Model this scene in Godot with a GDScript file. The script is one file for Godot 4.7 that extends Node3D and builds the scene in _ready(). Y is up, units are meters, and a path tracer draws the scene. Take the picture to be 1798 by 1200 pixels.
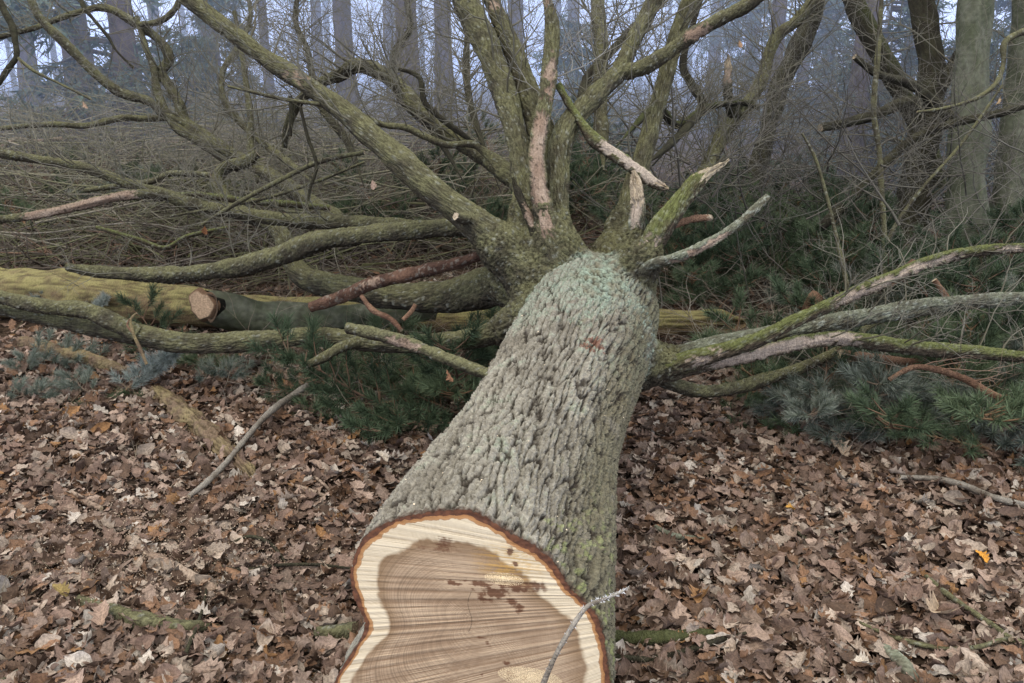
extends Node3D

# ---------- the lens of the photograph: 1798 x 1200, used to turn a traced outline into points at their own distance
const EYE := Vector3(0.0, 1.75, 0.0)
const PITCH := 17.26
const FOV := 45.0
const FPX := 1448.5

var fwd: Vector3
var upv: Vector3
var nz := FastNoiseLite.new()      # smooth
var nf := FastNoiseLite.new()      # three octaves
var nc := FastNoiseLite.new()      # cells: distance to the border
var mats := {}
var used := {}


func at(px: float, py: float, depth: float) -> Vector3:
	return EYE + fwd * depth + Vector3.RIGHT * ((px - 899.0) / FPX * depth) - upv * ((py - 600.0) / FPX * depth)


func ground_y(x: float, z: float) -> float:
	var d := -z
	var left := smoothstep(5.8, 13.5, d) * 0.95
	var right := smoothstep(8.0, 17.0, d) * 0.75
	var k := smoothstep(-1.5, 2.5, x)
	var h := lerpf(left, right, k)
	h += nz.get_noise_2d(x * 0.9, z * 0.9) * 0.035 + nz.get_noise_2d(x * 3.0 + 40.0, z * 3.0) * 0.018
	h += smoothstep(14.0, 40.0, d) * 0.3
	return h


func on_ground(px: float, py: float, lift := 0.0) -> Vector3:
	var dir := (at(px, py, 1.0) - EYE).normalized()
	var t := 0.5
	for i in 600:
		var p := EYE + dir * t
		if p.y < ground_y(p.x, p.z) + lift:
			break
		t += 0.03
	return EYE + dir * t


func depth_of(p: Vector3) -> float:
	return (p - EYE).dot(fwd)


# ---------- geometry collector
class Geo:
	var v := PackedVector3Array()
	var n := PackedVector3Array()
	var c := PackedColorArray()
	var uv := PackedVector2Array()
	var ix := PackedInt32Array()

	func tube(pts: PackedVector3Array, rad: PackedFloat32Array, sides: int, c0: Color, c1: Color) -> void:
		var m := pts.size()
		if m < 2:
			return
		var t := (pts[1] - pts[0]).normalized()
		var a := t.cross(Vector3.UP if absf(t.y) < 0.9 else Vector3.RIGHT).normalized()
		var base := v.size()
		for i in m:
			var t2 := (pts[mini(i + 1, m - 1)] - pts[maxi(i - 1, 0)]).normalized()
			a = (a - t2 * a.dot(t2)).normalized()
			var b := t2.cross(a)
			var col := c0.lerp(c1, float(i) / (m - 1))
			for j in sides:
				var w := TAU * j / sides
				var d := a * cos(w) + b * sin(w)
				v.append(pts[i] + d * rad[i])
				n.append(d)
				c.append(col)
				uv.append(Vector2(float(j) / sides, float(i)))
		for i in m - 1:
			for j in sides:
				var p := base + i * sides + j
				var q := base + i * sides + (j + 1) % sides
				ix.append_array(PackedInt32Array([p, p + sides, q, q, p + sides, q + sides]))

	func tri(a: Vector3, b: Vector3, d: Vector3, ca: Color, cb: Color) -> void:
		var s := v.size()
		v.append_array(PackedVector3Array([a, b, d]))
		var fn := (d - a).cross(b - a).normalized()
		n.append_array(PackedVector3Array([fn, fn, fn]))
		c.append_array(PackedColorArray([ca, ca, cb]))
		uv.append_array(PackedVector2Array([Vector2(0, 0), Vector2(1, 0), Vector2(0.5, 1)]))
		ix.append_array(PackedInt32Array([s, s + 1, s + 2]))

	func arrays() -> Array:
		var arr := []
		arr.resize(Mesh.ARRAY_MAX)
		arr[Mesh.ARRAY_VERTEX] = v
		arr[Mesh.ARRAY_NORMAL] = n
		arr[Mesh.ARRAY_COLOR] = c
		arr[Mesh.ARRAY_TEX_UV] = uv
		arr[Mesh.ARRAY_INDEX] = ix
		return arr

	func smooth_normals() -> void:
		n.resize(v.size())
		n.fill(Vector3.ZERO)
		for k in range(0, ix.size(), 3):
			var a := ix[k]
			var b := ix[k + 1]
			var d := ix[k + 2]
			var f := (v[d] - v[a]).cross(v[b] - v[a])
			n[a] += f
			n[b] += f
			n[d] += f
		for k in n.size():
			n[k] = n[k].normalized()

	func mesh(m: Material) -> ArrayMesh:
		var am := ArrayMesh.new()
		am.add_surface_from_arrays(Mesh.PRIMITIVE_TRIANGLES, arrays())
		am.surface_set_material(0, m)
		return am


# ---------- naming and tagging
func numbered(called: String) -> String:
	if not used.has(called):
		used[called] = 0
		return called
	used[called] += 1
	return "%s_%03d" % [called, used[called]]


func tag(o: Node3D, label: String, category: String, group := "", kind := "") -> Node3D:
	if label != "":
		o.set_meta("label", label)
	if category != "":
		o.set_meta("category", category)
	if group != "":
		o.set_meta("group", group)
	if kind != "":
		o.set_meta("kind", kind)
	return o


func thing(called: String, label: String, category: String, group := "", where := Vector3.ZERO) -> Node3D:
	var o := Node3D.new()
	o.name = numbered(called)
	add_child(o)
	o.position = where
	return tag(o, label, category, group)


func part(parent: Node3D, called: String, m: Mesh, kind := "", label := "") -> MeshInstance3D:
	var o := MeshInstance3D.new()
	o.name = numbered(called) if parent == self else called
	o.mesh = m
	parent.add_child(o, true)
	if parent != self and o.name != called:   # Godot writes seat2; the rule is seat_001
		var k := 1
		while parent.has_node("%s_%03d" % [called, k]):
			k += 1
		o.name = "%s_%03d" % [called, k]
	if kind != "":
		o.set_meta("kind", kind)
	if label != "":
		o.set_meta("label", label)
	return o


func copy_of(o: Node3D, called: String) -> Node3D:
	var r := o.duplicate()
	r.name = numbered(called)
	add_child(r)
	return r


# ---------- materials
func noise_tex(freq: float, kind: int, lo: Color, hi: Color, size := 256, normal := false, oct := 4, sd := 1) -> NoiseTexture2D:
	var t := NoiseTexture2D.new()
	var f := FastNoiseLite.new()
	f.seed = sd
	f.noise_type = kind
	f.frequency = freq
	f.fractal_octaves = oct
	if kind == FastNoiseLite.TYPE_CELLULAR:
		f.cellular_return_type = FastNoiseLite.RETURN_DISTANCE2_SUB
		f.fractal_type = FastNoiseLite.FRACTAL_FBM
	t.noise = f
	t.width = size
	t.height = size
	t.seamless = true
	if normal:
		t.as_normal_map = true
		t.bump_strength = 6.0
	else:
		var g := Gradient.new()
		g.set_color(0, lo)
		g.set_color(1, hi)
		t.color_ramp = g
	return t


func make_material(called: String, rough: float, tex: Texture2D, bump: Texture2D, scale: float, depth_cm: float, back := 0.0) -> StandardMaterial3D:
	var m := StandardMaterial3D.new()
	m.resource_name = called
	m.vertex_color_use_as_albedo = true
	m.roughness = rough
	m.metallic_specular = 0.25
	m.cull_mode = BaseMaterial3D.CULL_DISABLED
	if tex:
		m.albedo_texture = tex
	if bump:
		m.heightmap_enabled = true
		m.heightmap_texture = bump
		m.heightmap_scale = depth_cm
	if tex or bump:
		m.uv1_triplanar = true
		m.uv1_world_triplanar = true
		m.uv1_scale = Vector3.ONE * scale
	if back > 0.0:
		m.backlight_enabled = true
		m.backlight = Color(back, back, back)
	mats[called] = m
	return m


func make_materials() -> void:
	nz.noise_type = FastNoiseLite.TYPE_SIMPLEX_SMOOTH
	nz.frequency = 1.0
	nz.fractal_type = FastNoiseLite.FRACTAL_NONE
	nz.seed = 11
	nf.noise_type = FastNoiseLite.TYPE_SIMPLEX_SMOOTH
	nf.frequency = 1.0
	nf.fractal_type = FastNoiseLite.FRACTAL_FBM
	nf.fractal_octaves = 3
	nf.seed = 23
	nc.noise_type = FastNoiseLite.TYPE_CELLULAR
	nc.frequency = 1.0
	nc.fractal_type = FastNoiseLite.FRACTAL_NONE
	nc.cellular_return_type = FastNoiseLite.RETURN_DISTANCE2_SUB
	nc.seed = 5
	var S := FastNoiseLite.TYPE_SIMPLEX_SMOOTH
	var mottle := noise_tex(0.02, S, Color(0.62, 0.62, 0.62), Color(1, 1, 1), 512, false, 5, 3)
	var grit := noise_tex(0.03, S, Color(0, 0, 0), Color(1, 1, 1), 512, false, 5, 9)
	var cells := noise_tex(0.035, FastNoiseLite.TYPE_CELLULAR, Color(0, 0, 0), Color(1, 1, 1), 512, false, 2, 4)
	make_material("bark", 0.92, mottle, grit, 6.0, 0.9)
	make_material("limb_bark", 0.9, mottle, cells, 6.0, 0.7)
	make_material("wood", 0.85, mottle, grit, 7.0, 0.2)
	make_material("smooth_bark", 0.85, mottle, grit, 2.0, 0.3)
	make_material("twig", 0.85, null, null, 1.0, 0.0)
	make_material("needle", 0.6, null, null, 1.0, 0.0, 0.25)
	make_material("soil", 0.95, noise_tex(0.03, S, Color(0.5, 0.5, 0.5), Color(1, 1, 1), 512, false, 5, 13), grit, 1.3, 2.0)
	make_material("chip", 0.9, null, null, 1.0, 0.0)
	make_material("frost", 0.55, null, null, 1.0, 0.0, 0.3)


# ---------- colours of bark and wood: their own, plus top-to-bottom shading painted into oak
func bark_color(kind: String, p: Vector3, up: float, h: float) -> Color:
	var a := nf.get_noise_3d(p.x * 7.0, p.y * 7.0, p.z * 7.0)
	var b := nf.get_noise_3d(p.x * 31.0 + 9.0, p.y * 31.0, p.z * 31.0)
	var c: Color
	match kind:
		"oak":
			c = Color(0.085, 0.077, 0.054).lerp(Color(0.185, 0.182, 0.098), clampf(0.4 + a * 1.1 + up * 0.6, 0.0, 1.0))  # algae on the upper side, lightened further as a painted highlight
			c = c.lerp(Color(0.065, 0.05, 0.036), clampf(-up * 0.9 - 0.1 + b * 0.3, 0.0, 0.85))  # browner bark below, darkened further as painted underside shade
			if b > 0.34:
				c = c.lerp(Color(0.34, 0.35, 0.29), clampf((b - 0.34) * 5.0, 0.0, 0.7))
			c = c.lerp(Color(0.04, 0.034, 0.022), clampf((0.5 - h) * 1.3, 0.0, 0.75))
		"lichen":
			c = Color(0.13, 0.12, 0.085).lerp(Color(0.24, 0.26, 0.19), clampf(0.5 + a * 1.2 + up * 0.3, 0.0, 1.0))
			if b > 0.2:
				c = c.lerp(Color(0.42, 0.45, 0.38), clampf((b - 0.2) * 4.0, 0.0, 0.8))
			c = c.lerp(Color(0.05, 0.042, 0.03), clampf((0.5 - h) * 1.3, 0.0, 0.75))
		"moss":
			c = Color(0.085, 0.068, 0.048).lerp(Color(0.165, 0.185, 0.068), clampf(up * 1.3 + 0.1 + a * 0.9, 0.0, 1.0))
			if b > 0.25:
				c = c.lerp(Color(0.32, 0.34, 0.24), clampf((b - 0.25) * 4.0, 0.0, 0.6))
			c = c.lerp(Color(0.045, 0.036, 0.024), clampf((0.5 - h) * 1.1, 0.0, 0.7))
		"dark":
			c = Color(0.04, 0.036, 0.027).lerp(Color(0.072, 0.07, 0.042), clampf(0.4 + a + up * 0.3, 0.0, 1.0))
			c = c.lerp(Color(0.025, 0.02, 0.016), clampf((0.5 - h) * 1.2, 0.0, 0.7))
		"mossdark":
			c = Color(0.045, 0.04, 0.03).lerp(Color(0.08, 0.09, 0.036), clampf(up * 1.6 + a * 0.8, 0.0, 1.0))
		"yellow":
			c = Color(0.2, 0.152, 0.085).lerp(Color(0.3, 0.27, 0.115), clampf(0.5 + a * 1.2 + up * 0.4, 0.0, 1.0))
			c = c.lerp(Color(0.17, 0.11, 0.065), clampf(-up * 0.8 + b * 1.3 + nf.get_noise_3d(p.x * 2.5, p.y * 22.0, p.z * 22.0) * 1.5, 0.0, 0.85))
			c = c.lerp(Color(0.07, 0.05, 0.03), clampf((0.42 - h) * 2.2, 0.0, 0.8))
		"rotten":
			c = Color(0.2, 0.145, 0.095).lerp(Color(0.29, 0.235, 0.125), clampf(0.4 + a * 1.5, 0.0, 1.0))
			c = c.lerp(Color(0.07, 0.05, 0.03), clampf((0.45 - h) * 2.0, 0.0, 0.8))
		"bare":
			c = Color(0.3, 0.215, 0.16).lerp(Color(0.42, 0.33, 0.255), clampf(0.5 + a * 1.2, 0.0, 1.0))
			if b > 0.3:
				c = c.lerp(Color(0.1, 0.075, 0.055), clampf((b - 0.3) * 8.0, 0.0, 0.9))
		"pine":
			c = Color(0.15, 0.085, 0.056).lerp(Color(0.26, 0.16, 0.105), clampf(0.5 + a * 1.4, 0.0, 1.0))
			c = c.lerp(Color(0.1, 0.06, 0.04), clampf((0.5 - h) * 1.2, 0.0, 0.7))
		"redbrown":
			c = Color(0.085, 0.05, 0.036).lerp(Color(0.17, 0.1, 0.07), clampf(0.5 + a * 1.4, 0.0, 1.0))
			if b > 0.3:
				c = c.lerp(Color(0.3, 0.28, 0.24), 0.5)
		"pinetrunk":
			c = Color(0.1, 0.07, 0.065).lerp(Color(0.17, 0.125, 0.115), clampf(0.5 + a * 1.3, 0.0, 1.0))
			c = c.lerp(Color(0.05, 0.036, 0.034), clampf((0.5 - h) * 1.4, 0.0, 0.8))
		"grey":
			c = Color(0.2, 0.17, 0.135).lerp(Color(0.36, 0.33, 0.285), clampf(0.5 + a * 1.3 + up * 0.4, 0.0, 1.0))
		"beech":
			c = Color(0.085, 0.095, 0.062).lerp(Color(0.145, 0.153, 0.115), clampf(0.5 + a * 1.1, 0.0, 1.0))
			c = c.lerp(Color(0.075, 0.09, 0.045), clampf(b * 0.9, 0.0, 0.6))
		_:
			c = Color(0.3, 0.25, 0.2)
	return c


# ---------- a limb: a knobbly tapering tube through points given with their radii
# o: bark (colour), amp (relief m), cell (m, size of the bark plates), sides, step, bare ([t0, t1, amount, direction]), cap, tip (colour range of a broken end), splinter
func sweep(pts: Array, rads: Array, step: float) -> Array:
	var cur := Curve3D.new()
	cur.bake_interval = 0.01
	var m := pts.size()
	for i in m:
		var a: Vector3 = pts[maxi(i - 1, 0)]
		var b: Vector3 = pts[mini(i + 1, m - 1)]
		var tn := (b - a) / 6.0
		var lim := 1e9
		if i > 0:
			lim = minf(lim, (pts[i] - pts[i - 1]).length() * 0.4)
		if i < m - 1:
			lim = minf(lim, (pts[i + 1] - pts[i]).length() * 0.4)
		tn = tn.limit_length(lim)
		cur.add_point(pts[i], -tn, tn)
	var acc := [0.0]
	for i in range(1, m):
		acc.append(cur.get_closest_offset(pts[i]) if false else acc[i - 1] + (pts[i] - pts[i - 1]).length())
	var total := cur.get_baked_length()
	var chord: float = acc[m - 1]
	var cnt := maxi(int(total / step), 3)
	var op := PackedVector3Array()
	var orr := PackedFloat32Array()
	var seg := 0
	for i in cnt + 1:
		var f := float(i) / cnt
		op.append(cur.sample_baked(f * total, true))
		var cl := f * chord
		while seg < m - 2 and acc[seg + 1] < cl:
			seg += 1
		var k: float = (cl - acc[seg]) / maxf(acc[seg + 1] - acc[seg], 1e-5)
		orr.append(lerpf(rads[seg], rads[seg + 1], smoothstep(0.0, 1.0, clampf(k, 0.0, 1.0))))
	return [op, orr]


func limb_mesh(op: PackedVector3Array, orr: PackedFloat32Array, o: Dictionary) -> ArrayMesh:
	var g := Geo.new()
	var m := op.size()
	var kind: String = o.get("bark", "oak")
	var rmax := 0.0
	for r in orr:
		rmax = maxf(rmax, r)
	var sides: int = o.get("sides", clampi(int(TAU * rmax / 0.007), 7, 96))
	var amp: float = o.get("amp", minf(0.011, rmax * 0.15))
	var cell: float = o.get("cell", clampf(rmax * 0.3, 0.006, 0.022))
	var bares: Array = o.get("bare", [])
	var lumpy: float = o.get("lumpy", 0.11)
	var flare: float = o.get("flare", 0.0)
	var oval: float = o.get("oval", 1.0)
	var torn: float = o.get("torn", 0.0)
	var stretch: float = o.get("stretch", 0.36)
	var tip0: float = o.get("tip", 2.0)
	var wood: Color = o.get("wood", Color(0.52, 0.42, 0.29))
	var sd: float = o.get("seed", op[0].x * 13.7 + op[0].y * 5.1)
	var t := (op[1] - op[0]).normalized()
	var a := t.cross(Vector3.UP if absf(t.y) < 0.9 else Vector3.RIGHT).normalized()
	var s := 0.0
	for i in m:
		if i > 0:
			s += (op[i] - op[i - 1]).length()
		var f := float(i) / (m - 1)
		var t2 := (op[mini(i + 1, m - 1)] - op[maxi(i - 1, 0)]).normalized()
		a = (a - t2 * a.dot(t2)).normalized()
		var b := t2.cross(a)
		var r := orr[i] * (1.0 + flare * exp(-s / maxf(orr[0], 0.01) * 0.7))
		r *= 1.0 + lumpy * nz.get_noise_2d(s * 4.0 / maxf(rmax * 12.0, 0.25), sd)
		for j in sides + 1:
			var w := TAU * (j % sides) / sides
			var ca := cos(w)
			var sa := sin(w)
			var d := a * ca + b * sa
			var rr := r * (1.0 + lumpy * 1.3 * nz.get_noise_3d(ca * 0.9 + sd, sa * 0.9, s * 2.2))
			var h := 0.6
			if amp > 0.0:
				var qx := ca * rmax / cell
				var qy := sa * rmax / cell
				var qz := s * stretch / cell
				var wq := nz.get_noise_3d(qx * 0.4, qy * 0.4, qz * 0.5 + sd) * 0.9
				h = clampf((nc.get_noise_3d(qx + wq, qy - wq, qz + wq + sd) + 1.0) * 1.5, 0.0, 1.0)
				h = smoothstep(0.0, 0.4, h) * 0.8 + 0.2 * (nz.get_noise_3d(qx * 2.3, qy * 2.3, qz * 2.6) * 0.5 + 0.5)
			var p0 := op[i] + d * rr
			var bare := 0.0
			for q in bares:
				if f >= q[0] and f <= q[1]:
					var dirn: Vector3 = q[3] if q.size() > 3 else Vector3(0, 0.6, 0.8)
					var e := minf((f - q[0]) / 0.05, (q[1] - f) / 0.05)
					var k: float = d.dot(dirn) * 0.7 + q[2] + nf.get_noise_3d(p0.x * 14.0, p0.y * 14.0, p0.z * 14.0) * 0.8
					if k > 0.35 and e > nz.get_noise_2d(w * 2.0, f * 50.0) * 0.5 + 0.4:
						bare = 1.0
			if torn > 0.0 and f > 1.0 - torn:
				var cut := (1.0 - f) / torn
				rr *= clampf(cut * 1.4 + 0.75 * nz.get_noise_2d(w * 2.4 + sd, 3.0), 0.03, 1.0)
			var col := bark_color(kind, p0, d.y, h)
			if bare > 0.0:
				rr -= amp * 1.1
				col = bark_color("bare", p0, d.y, h) if not o.has("pale") else bark_color("bare", p0, d.y, h).lerp(Color(0.55, 0.48, 0.4), float(o.pale))
			else:
				rr += amp * (h - 0.5)
			if f > tip0 + 0.06 * nz.get_noise_2d(w * 1.7 + sd, 9.0):
				col = wood.lerp(wood * 0.62, clampf(nz.get_noise_3d(ca * 6.0, sa * 6.0, s * 3.0) + 0.3, 0.0, 1.0))
			g.v.append(op[i] + a * (ca * rr) + b * (sa * rr * oval))
			g.c.append(col)
			g.uv.append(Vector2(float(j) / sides, s))
	for i in m - 1:
		for j in sides:
			var p := i * (sides + 1) + j
			var q := p + 1
			g.ix.append_array(PackedInt32Array([p, p + sides + 1, q, q, p + sides + 1, q + sides + 1]))
	g.smooth_normals()
	for i in m:   # the seam
		var p := i * (sides + 1)
		var nn := (g.n[p] + g.n[p + sides]).normalized()
		g.n[p] = nn
		g.n[p + sides] = nn
	for e in (([[0, -1.0], [m - 1, 1.0]] if o.get("both", false) else [[m - 1, 1.0]]) if o.get("cap", true) else []):
		var row: int = e[0]
		var dirn := ((op[1] - op[0]) if row == 0 else (op[m - 1] - op[m - 2])).normalized() * float(e[1])
		var base := g.v.size()
		var mid := op[row] + dirn * orr[row] * 0.08
		g.v.append(mid)
		g.n.append(dirn)
		g.c.append(wood * 0.85)
		g.uv.append(Vector2(0.5, 0.5))
		for j in sides + 1:
			var p := g.v[row * (sides + 1) + j]
			g.v.append(mid.lerp(p, 0.82))
			g.n.append(dirn)
			g.c.append(wood)
			g.uv.append(Vector2.ZERO)
			g.v.append(p)
			g.n.append(dirn)
			g.c.append(wood * 0.45)
			g.uv.append(Vector2.ZERO)
		for j in sides:
			var k := base + 1 + j * 2
			if e[1] > 0.0:
				g.ix.append_array(PackedInt32Array([base, k + 2, k, k, k + 2, k + 1, k + 2, k + 3, k + 1]))
			else:
				g.ix.append_array(PackedInt32Array([base, k, k + 2, k, k + 1, k + 2, k + 2, k + 1, k + 3]))
	return g.mesh(mats[o.get("mat", "limb_bark")])


# a limb traced over the photograph: each row is [px, py, depth, radius in px]
func traced(rows: Array) -> Array:
	var pts := []
	var rads := []
	for r in rows:
		pts.append(at(r[0], r[1], r[2]))
		rads.append(float(r[3]) / FPX * r[2])
	return [pts, rads]


# the same for what lies on the ground: each row is [px, py, radius in px]; the row's point is the thing's axis
func grounded(rows: Array, sink := 0.25) -> Array:
	var pts := []
	var rads := []
	for r in rows:
		var p := on_ground(r[0], r[1])
		var rr := float(r[2]) / FPX * depth_of(p)
		p = on_ground(r[0], r[1], rr * (1.0 - sink) + 0.035)
		pts.append(p)
		rads.append(rr)
	return [pts, rads]


func limb(parent: Node3D, called: String, shape: Array, o := {}, label := "") -> Dictionary:
	var rmax := 0.0
	for r in shape[1]:
		rmax = maxf(rmax, r)
	if called == "crown_branch":
		shape[1][0] *= 0.12
	if called == "limb" and parent == oak:
		for k in shape[1].size():
			shape[1][k] *= 0.85
	var sw := sweep(shape[0], shape[1], o.get("step", clampf(rmax * 0.14, 0.007, 0.05)))
	var node := part(parent, called, limb_mesh(sw[0], sw[1], o), "", label)
	return {"node": node, "p": sw[0], "r": sw[1]}


# ---------- twigs
func twig(g: Geo, p: Vector3, dir: Vector3, length: float, r: float, gen: int, rng: RandomNumberGenerator, kink: float, lift: float, c0: Color, c1: Color, sides := 4) -> void:
	var m := 7 if gen > 1 else (6 if gen == 1 else 5)
	var pts := PackedVector3Array([p])
	var rad := PackedFloat32Array([r])
	var d := dir.normalized()
	var axis := d
	for i in m:
		d = (d + Vector3(rng.randf_range(-kink, kink), rng.randf_range(-kink, kink) + lift, rng.randf_range(-kink, kink)) + axis * 0.15).normalized()
		p += d * (length / m) * rng.randf_range(0.7, 1.3)
		pts.append(p)
		rad.append(r * (1.0 - 0.8 * (i + 1.0) / m))
		if gen > 0 and i > 0 and rng.randf() < 0.72:
			var side := d.cross(Vector3(rng.randf_range(-1, 1), rng.randf_range(-1, 1), rng.randf_range(-1, 1))).normalized()
			twig(g, p, d * 0.65 + side * 0.8, length * rng.randf_range(0.3, 0.6), r * (1.0 - 0.75 * (i + 1.0) / m) * 0.75 + 0.0004, gen - 1, rng, kink, lift, c0.lerp(c1, 0.4), c1, 4 if r > 0.004 else 3)
	g.tube(pts, rad, sides, c0, c1)


func twigs_along(l: Dictionary, count: int, length: float, r: float, gen: int, sd: int, from := 0.25, lift := 0.05, c0 := Color(0.08, 0.075, 0.05), c1 := Color(0.155, 0.148, 0.128)) -> void:
	var rng := RandomNumberGenerator.new()
	rng.seed = sd
	var g := Geo.new()
	var p: PackedVector3Array = l.p
	var rad: PackedFloat32Array = l.r
	for k in count:
		var i := clampi(int((from + (1.0 - from) * (k + rng.randf()) / count) * (p.size() - 1)), 1, p.size() - 2)
		var t := (p[i + 1] - p[i - 1]).normalized()
		var side := t.cross(Vector3(rng.randf_range(-1, 1), rng.randf_range(-1, 1), rng.randf_range(-1, 1))).normalized()
		if side.y < -0.3:
			side.y *= -0.5
		var d := (t * rng.randf_range(0.2, 0.9) + side).normalized()
		twig(g, p[i] + d * rad[i] * 0.6, d, length * rng.randf_range(0.5, 1.3), minf(r, rad[i] * 0.5) * rng.randf_range(0.6, 1.2), gen, rng, 0.27, lift, c0, c1, 5)
	if g.v.size() > 0:
		part(l.node, "twig_spray", g.mesh(mats.twig), "stuff")


func _ready() -> void:
	var pr := deg_to_rad(PITCH)
	fwd = Vector3(0, -sin(pr), -cos(pr))
	upv = Vector3(0, cos(pr), -sin(pr))
	# camera
	var cam := Camera3D.new()
	cam.name = "camera"
	cam.fov = FOV
	cam.near = 0.05
	cam.far = 600.0
	add_child(cam)
	cam.transform = Transform3D(Basis(Vector3.RIGHT, -pr), EYE)
	cam.current = true
	var lens := CameraAttributesPhysical.new()
	lens.frustum_focus_distance = 3.3
	lens.frustum_focal_length = 29.0
	lens.exposure_aperture = 14.0
	cam.attributes = lens
	# sky: an even winter overcast, bluish towards the horizon
	var sky_mat := ProceduralSkyMaterial.new()
	sky_mat.sky_top_color = Color(0.94, 0.935, 0.93)
	sky_mat.sky_horizon_color = Color(0.73, 0.8, 0.98)
	sky_mat.sky_curve = 0.2
	sky_mat.ground_bottom_color = Color(0.2, 0.18, 0.17)
	sky_mat.ground_horizon_color = Color(0.5, 0.52, 0.6)
	sky_mat.sun_angle_max = 1.0
	sky_mat.sky_energy_multiplier = 1.45
	var sky := Sky.new()
	sky.sky_material = sky_mat
	var env := Environment.new()
	env.background_mode = Environment.BG_SKY
	env.sky = sky
	env.tonemap_mode = Environment.TONE_MAPPER_LINEAR
	env.tonemap_exposure = 1.3
	env.sdfgi_enabled = true
	env.ssao_enabled = true
	env.ssil_enabled = true
	# the mist
	env.volumetric_fog_enabled = true
	env.volumetric_fog_density = 0.0
	var we := WorldEnvironment.new()
	we.name = "world_environment"
	we.environment = env
	add_child(we)
	# the light behind the overcast: broad and weak, from high on the left in front
	var sun := DirectionalLight3D.new()
	sun.name = "overcast_sun"
	sun.light_color = Color(1.0, 0.96, 0.9)
	sun.light_energy = 0.5
	sun.light_angular_distance = 28.0
	sun.shadow_enabled = true
	add_child(sun)
	sun.look_at_from_position(Vector3(-3, 9, 4), Vector3.ZERO)

	make_materials()
	build_ground()
	build_oak()
	build_fork()
	build_oak_limbs()
	build_logs()
	build_right_trees()
	build_pines()
	build_boughs()
	build_sticks()
	build_thickets()
	build_leaves()
	build_mist()


func build_ground() -> void:
	var g := Geo.new()
	var xs := PackedFloat32Array()
	var zs := PackedFloat32Array()
	for i in range(-90, 91):
		var f := i / 90.0
		xs.append(f * 7.0 + signf(f) * pow(absf(f), 5.0) * 55.0)
	for i in 200:
		var f := i / 199.0
		zs.append(1.5 - f * 14.0 - pow(f, 5.0) * 60.0)
	for z in zs:
		for x in xs:
			g.v.append(Vector3(x, ground_y(x, z), z))
			var a := nf.get_noise_2d(x * 1.3, z * 1.3)
			var b := nf.get_noise_2d(x * 9.0, z * 9.0 + 30.0)
			var c := Color(0.075, 0.052, 0.038).lerp(Color(0.17, 0.115, 0.08), clampf(0.35 + a * 0.7 + b * 0.6, 0.0, 1.0))
			g.c.append(c)
			g.uv.append(Vector2(x, z))
	var w := xs.size()
	for i in zs.size() - 1:
		for j in w - 1:
			var p := i * w + j
			g.ix.append_array(PackedInt32Array([p, p + w, p + 1, p + 1, p + w, p + w + 1]))
	g.smooth_normals()
	for k in g.n.size():
		if g.n[k].y < 0.0:
			g.n[k] = -g.n[k]
	var o := part(self, "forest_floor", g.mesh(mats.soil), "structure")
	tag(o, "forest floor of dark earth under fallen leaves", "")


# ---------- the felled oak
const AXIS_A := Vector3(-0.0955, 0.34, -1.937)
const AXIS_B := Vector3(0.40, 0.70, -3.80)
var face_n := Vector3(-0.21, 0.12, 0.97).normalized()
var face_x: Vector3
var face_y: Vector3
var outline := PackedFloat32Array()
const OUT_N := 720


func on_face(px: float, py: float) -> Vector2:
	var dir := at(px, py, 1.0) - EYE
	var t := (AXIS_A - EYE).dot(face_n) / dir.dot(face_n)
	var q := EYE + dir * t - AXIS_A
	return Vector2(q.dot(face_x), q.dot(face_y))


func out_r(w: float) -> float:
	var f := fposmod(w, TAU) / TAU * OUT_N
	var i := int(f) % OUT_N
	return lerpf(outline[i], outline[(i + 1) % OUT_N], f - floor(f))


func make_outline() -> void:
	face_x = Vector3.UP.cross(face_n).normalized()
	face_y = face_n.cross(face_x).normalized()
	var px := [[586, 1200], [606, 1165], [632, 1128], [643, 1105], [638, 1082], [622, 1050], [612, 1010], [614, 985], [634, 950], [668, 922], [715, 905], [760, 898], [795, 896], [840, 904], [880, 924], [908, 945], [945, 970], [975, 992], [996, 1030], [1022, 1054], [1050, 1082], [1060, 1108], [1066, 1150], [1070, 1200],
		[1062, 1270], [1020, 1330], [940, 1365], [840, 1375], [720, 1355], [630, 1310], [585, 1250]]
	var pol := []
	for p in px:
		var q := on_face(p[0], p[1])
		pol.append(Vector2(fposmod(q.angle(), TAU), q.length()))
	pol.sort_custom(func(a, b): return a.x < b.x)
	outline.resize(OUT_N)
	var m := pol.size()
	for i in OUT_N:
		var w := TAU * i / OUT_N
		var k := 0
		while k < m and pol[k].x < w:
			k += 1
		var a: Vector2 = pol[(k - 1 + m) % m]
		var b: Vector2 = pol[k % m]
		var gap := fposmod(b.x - a.x, TAU)
		outline[i] = lerpf(a.y, b.y, fposmod(w - a.x, TAU) / maxf(gap, 1e-4))
	for pass_ in 3:
		var o2 := outline.duplicate()
		for i in OUT_N:
			var s := 0.0
			for d in range(-4, 5):
				s += outline[(i + d + OUT_N) % OUT_N]
			o2[i] = s / 9.0
		outline = o2


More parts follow.
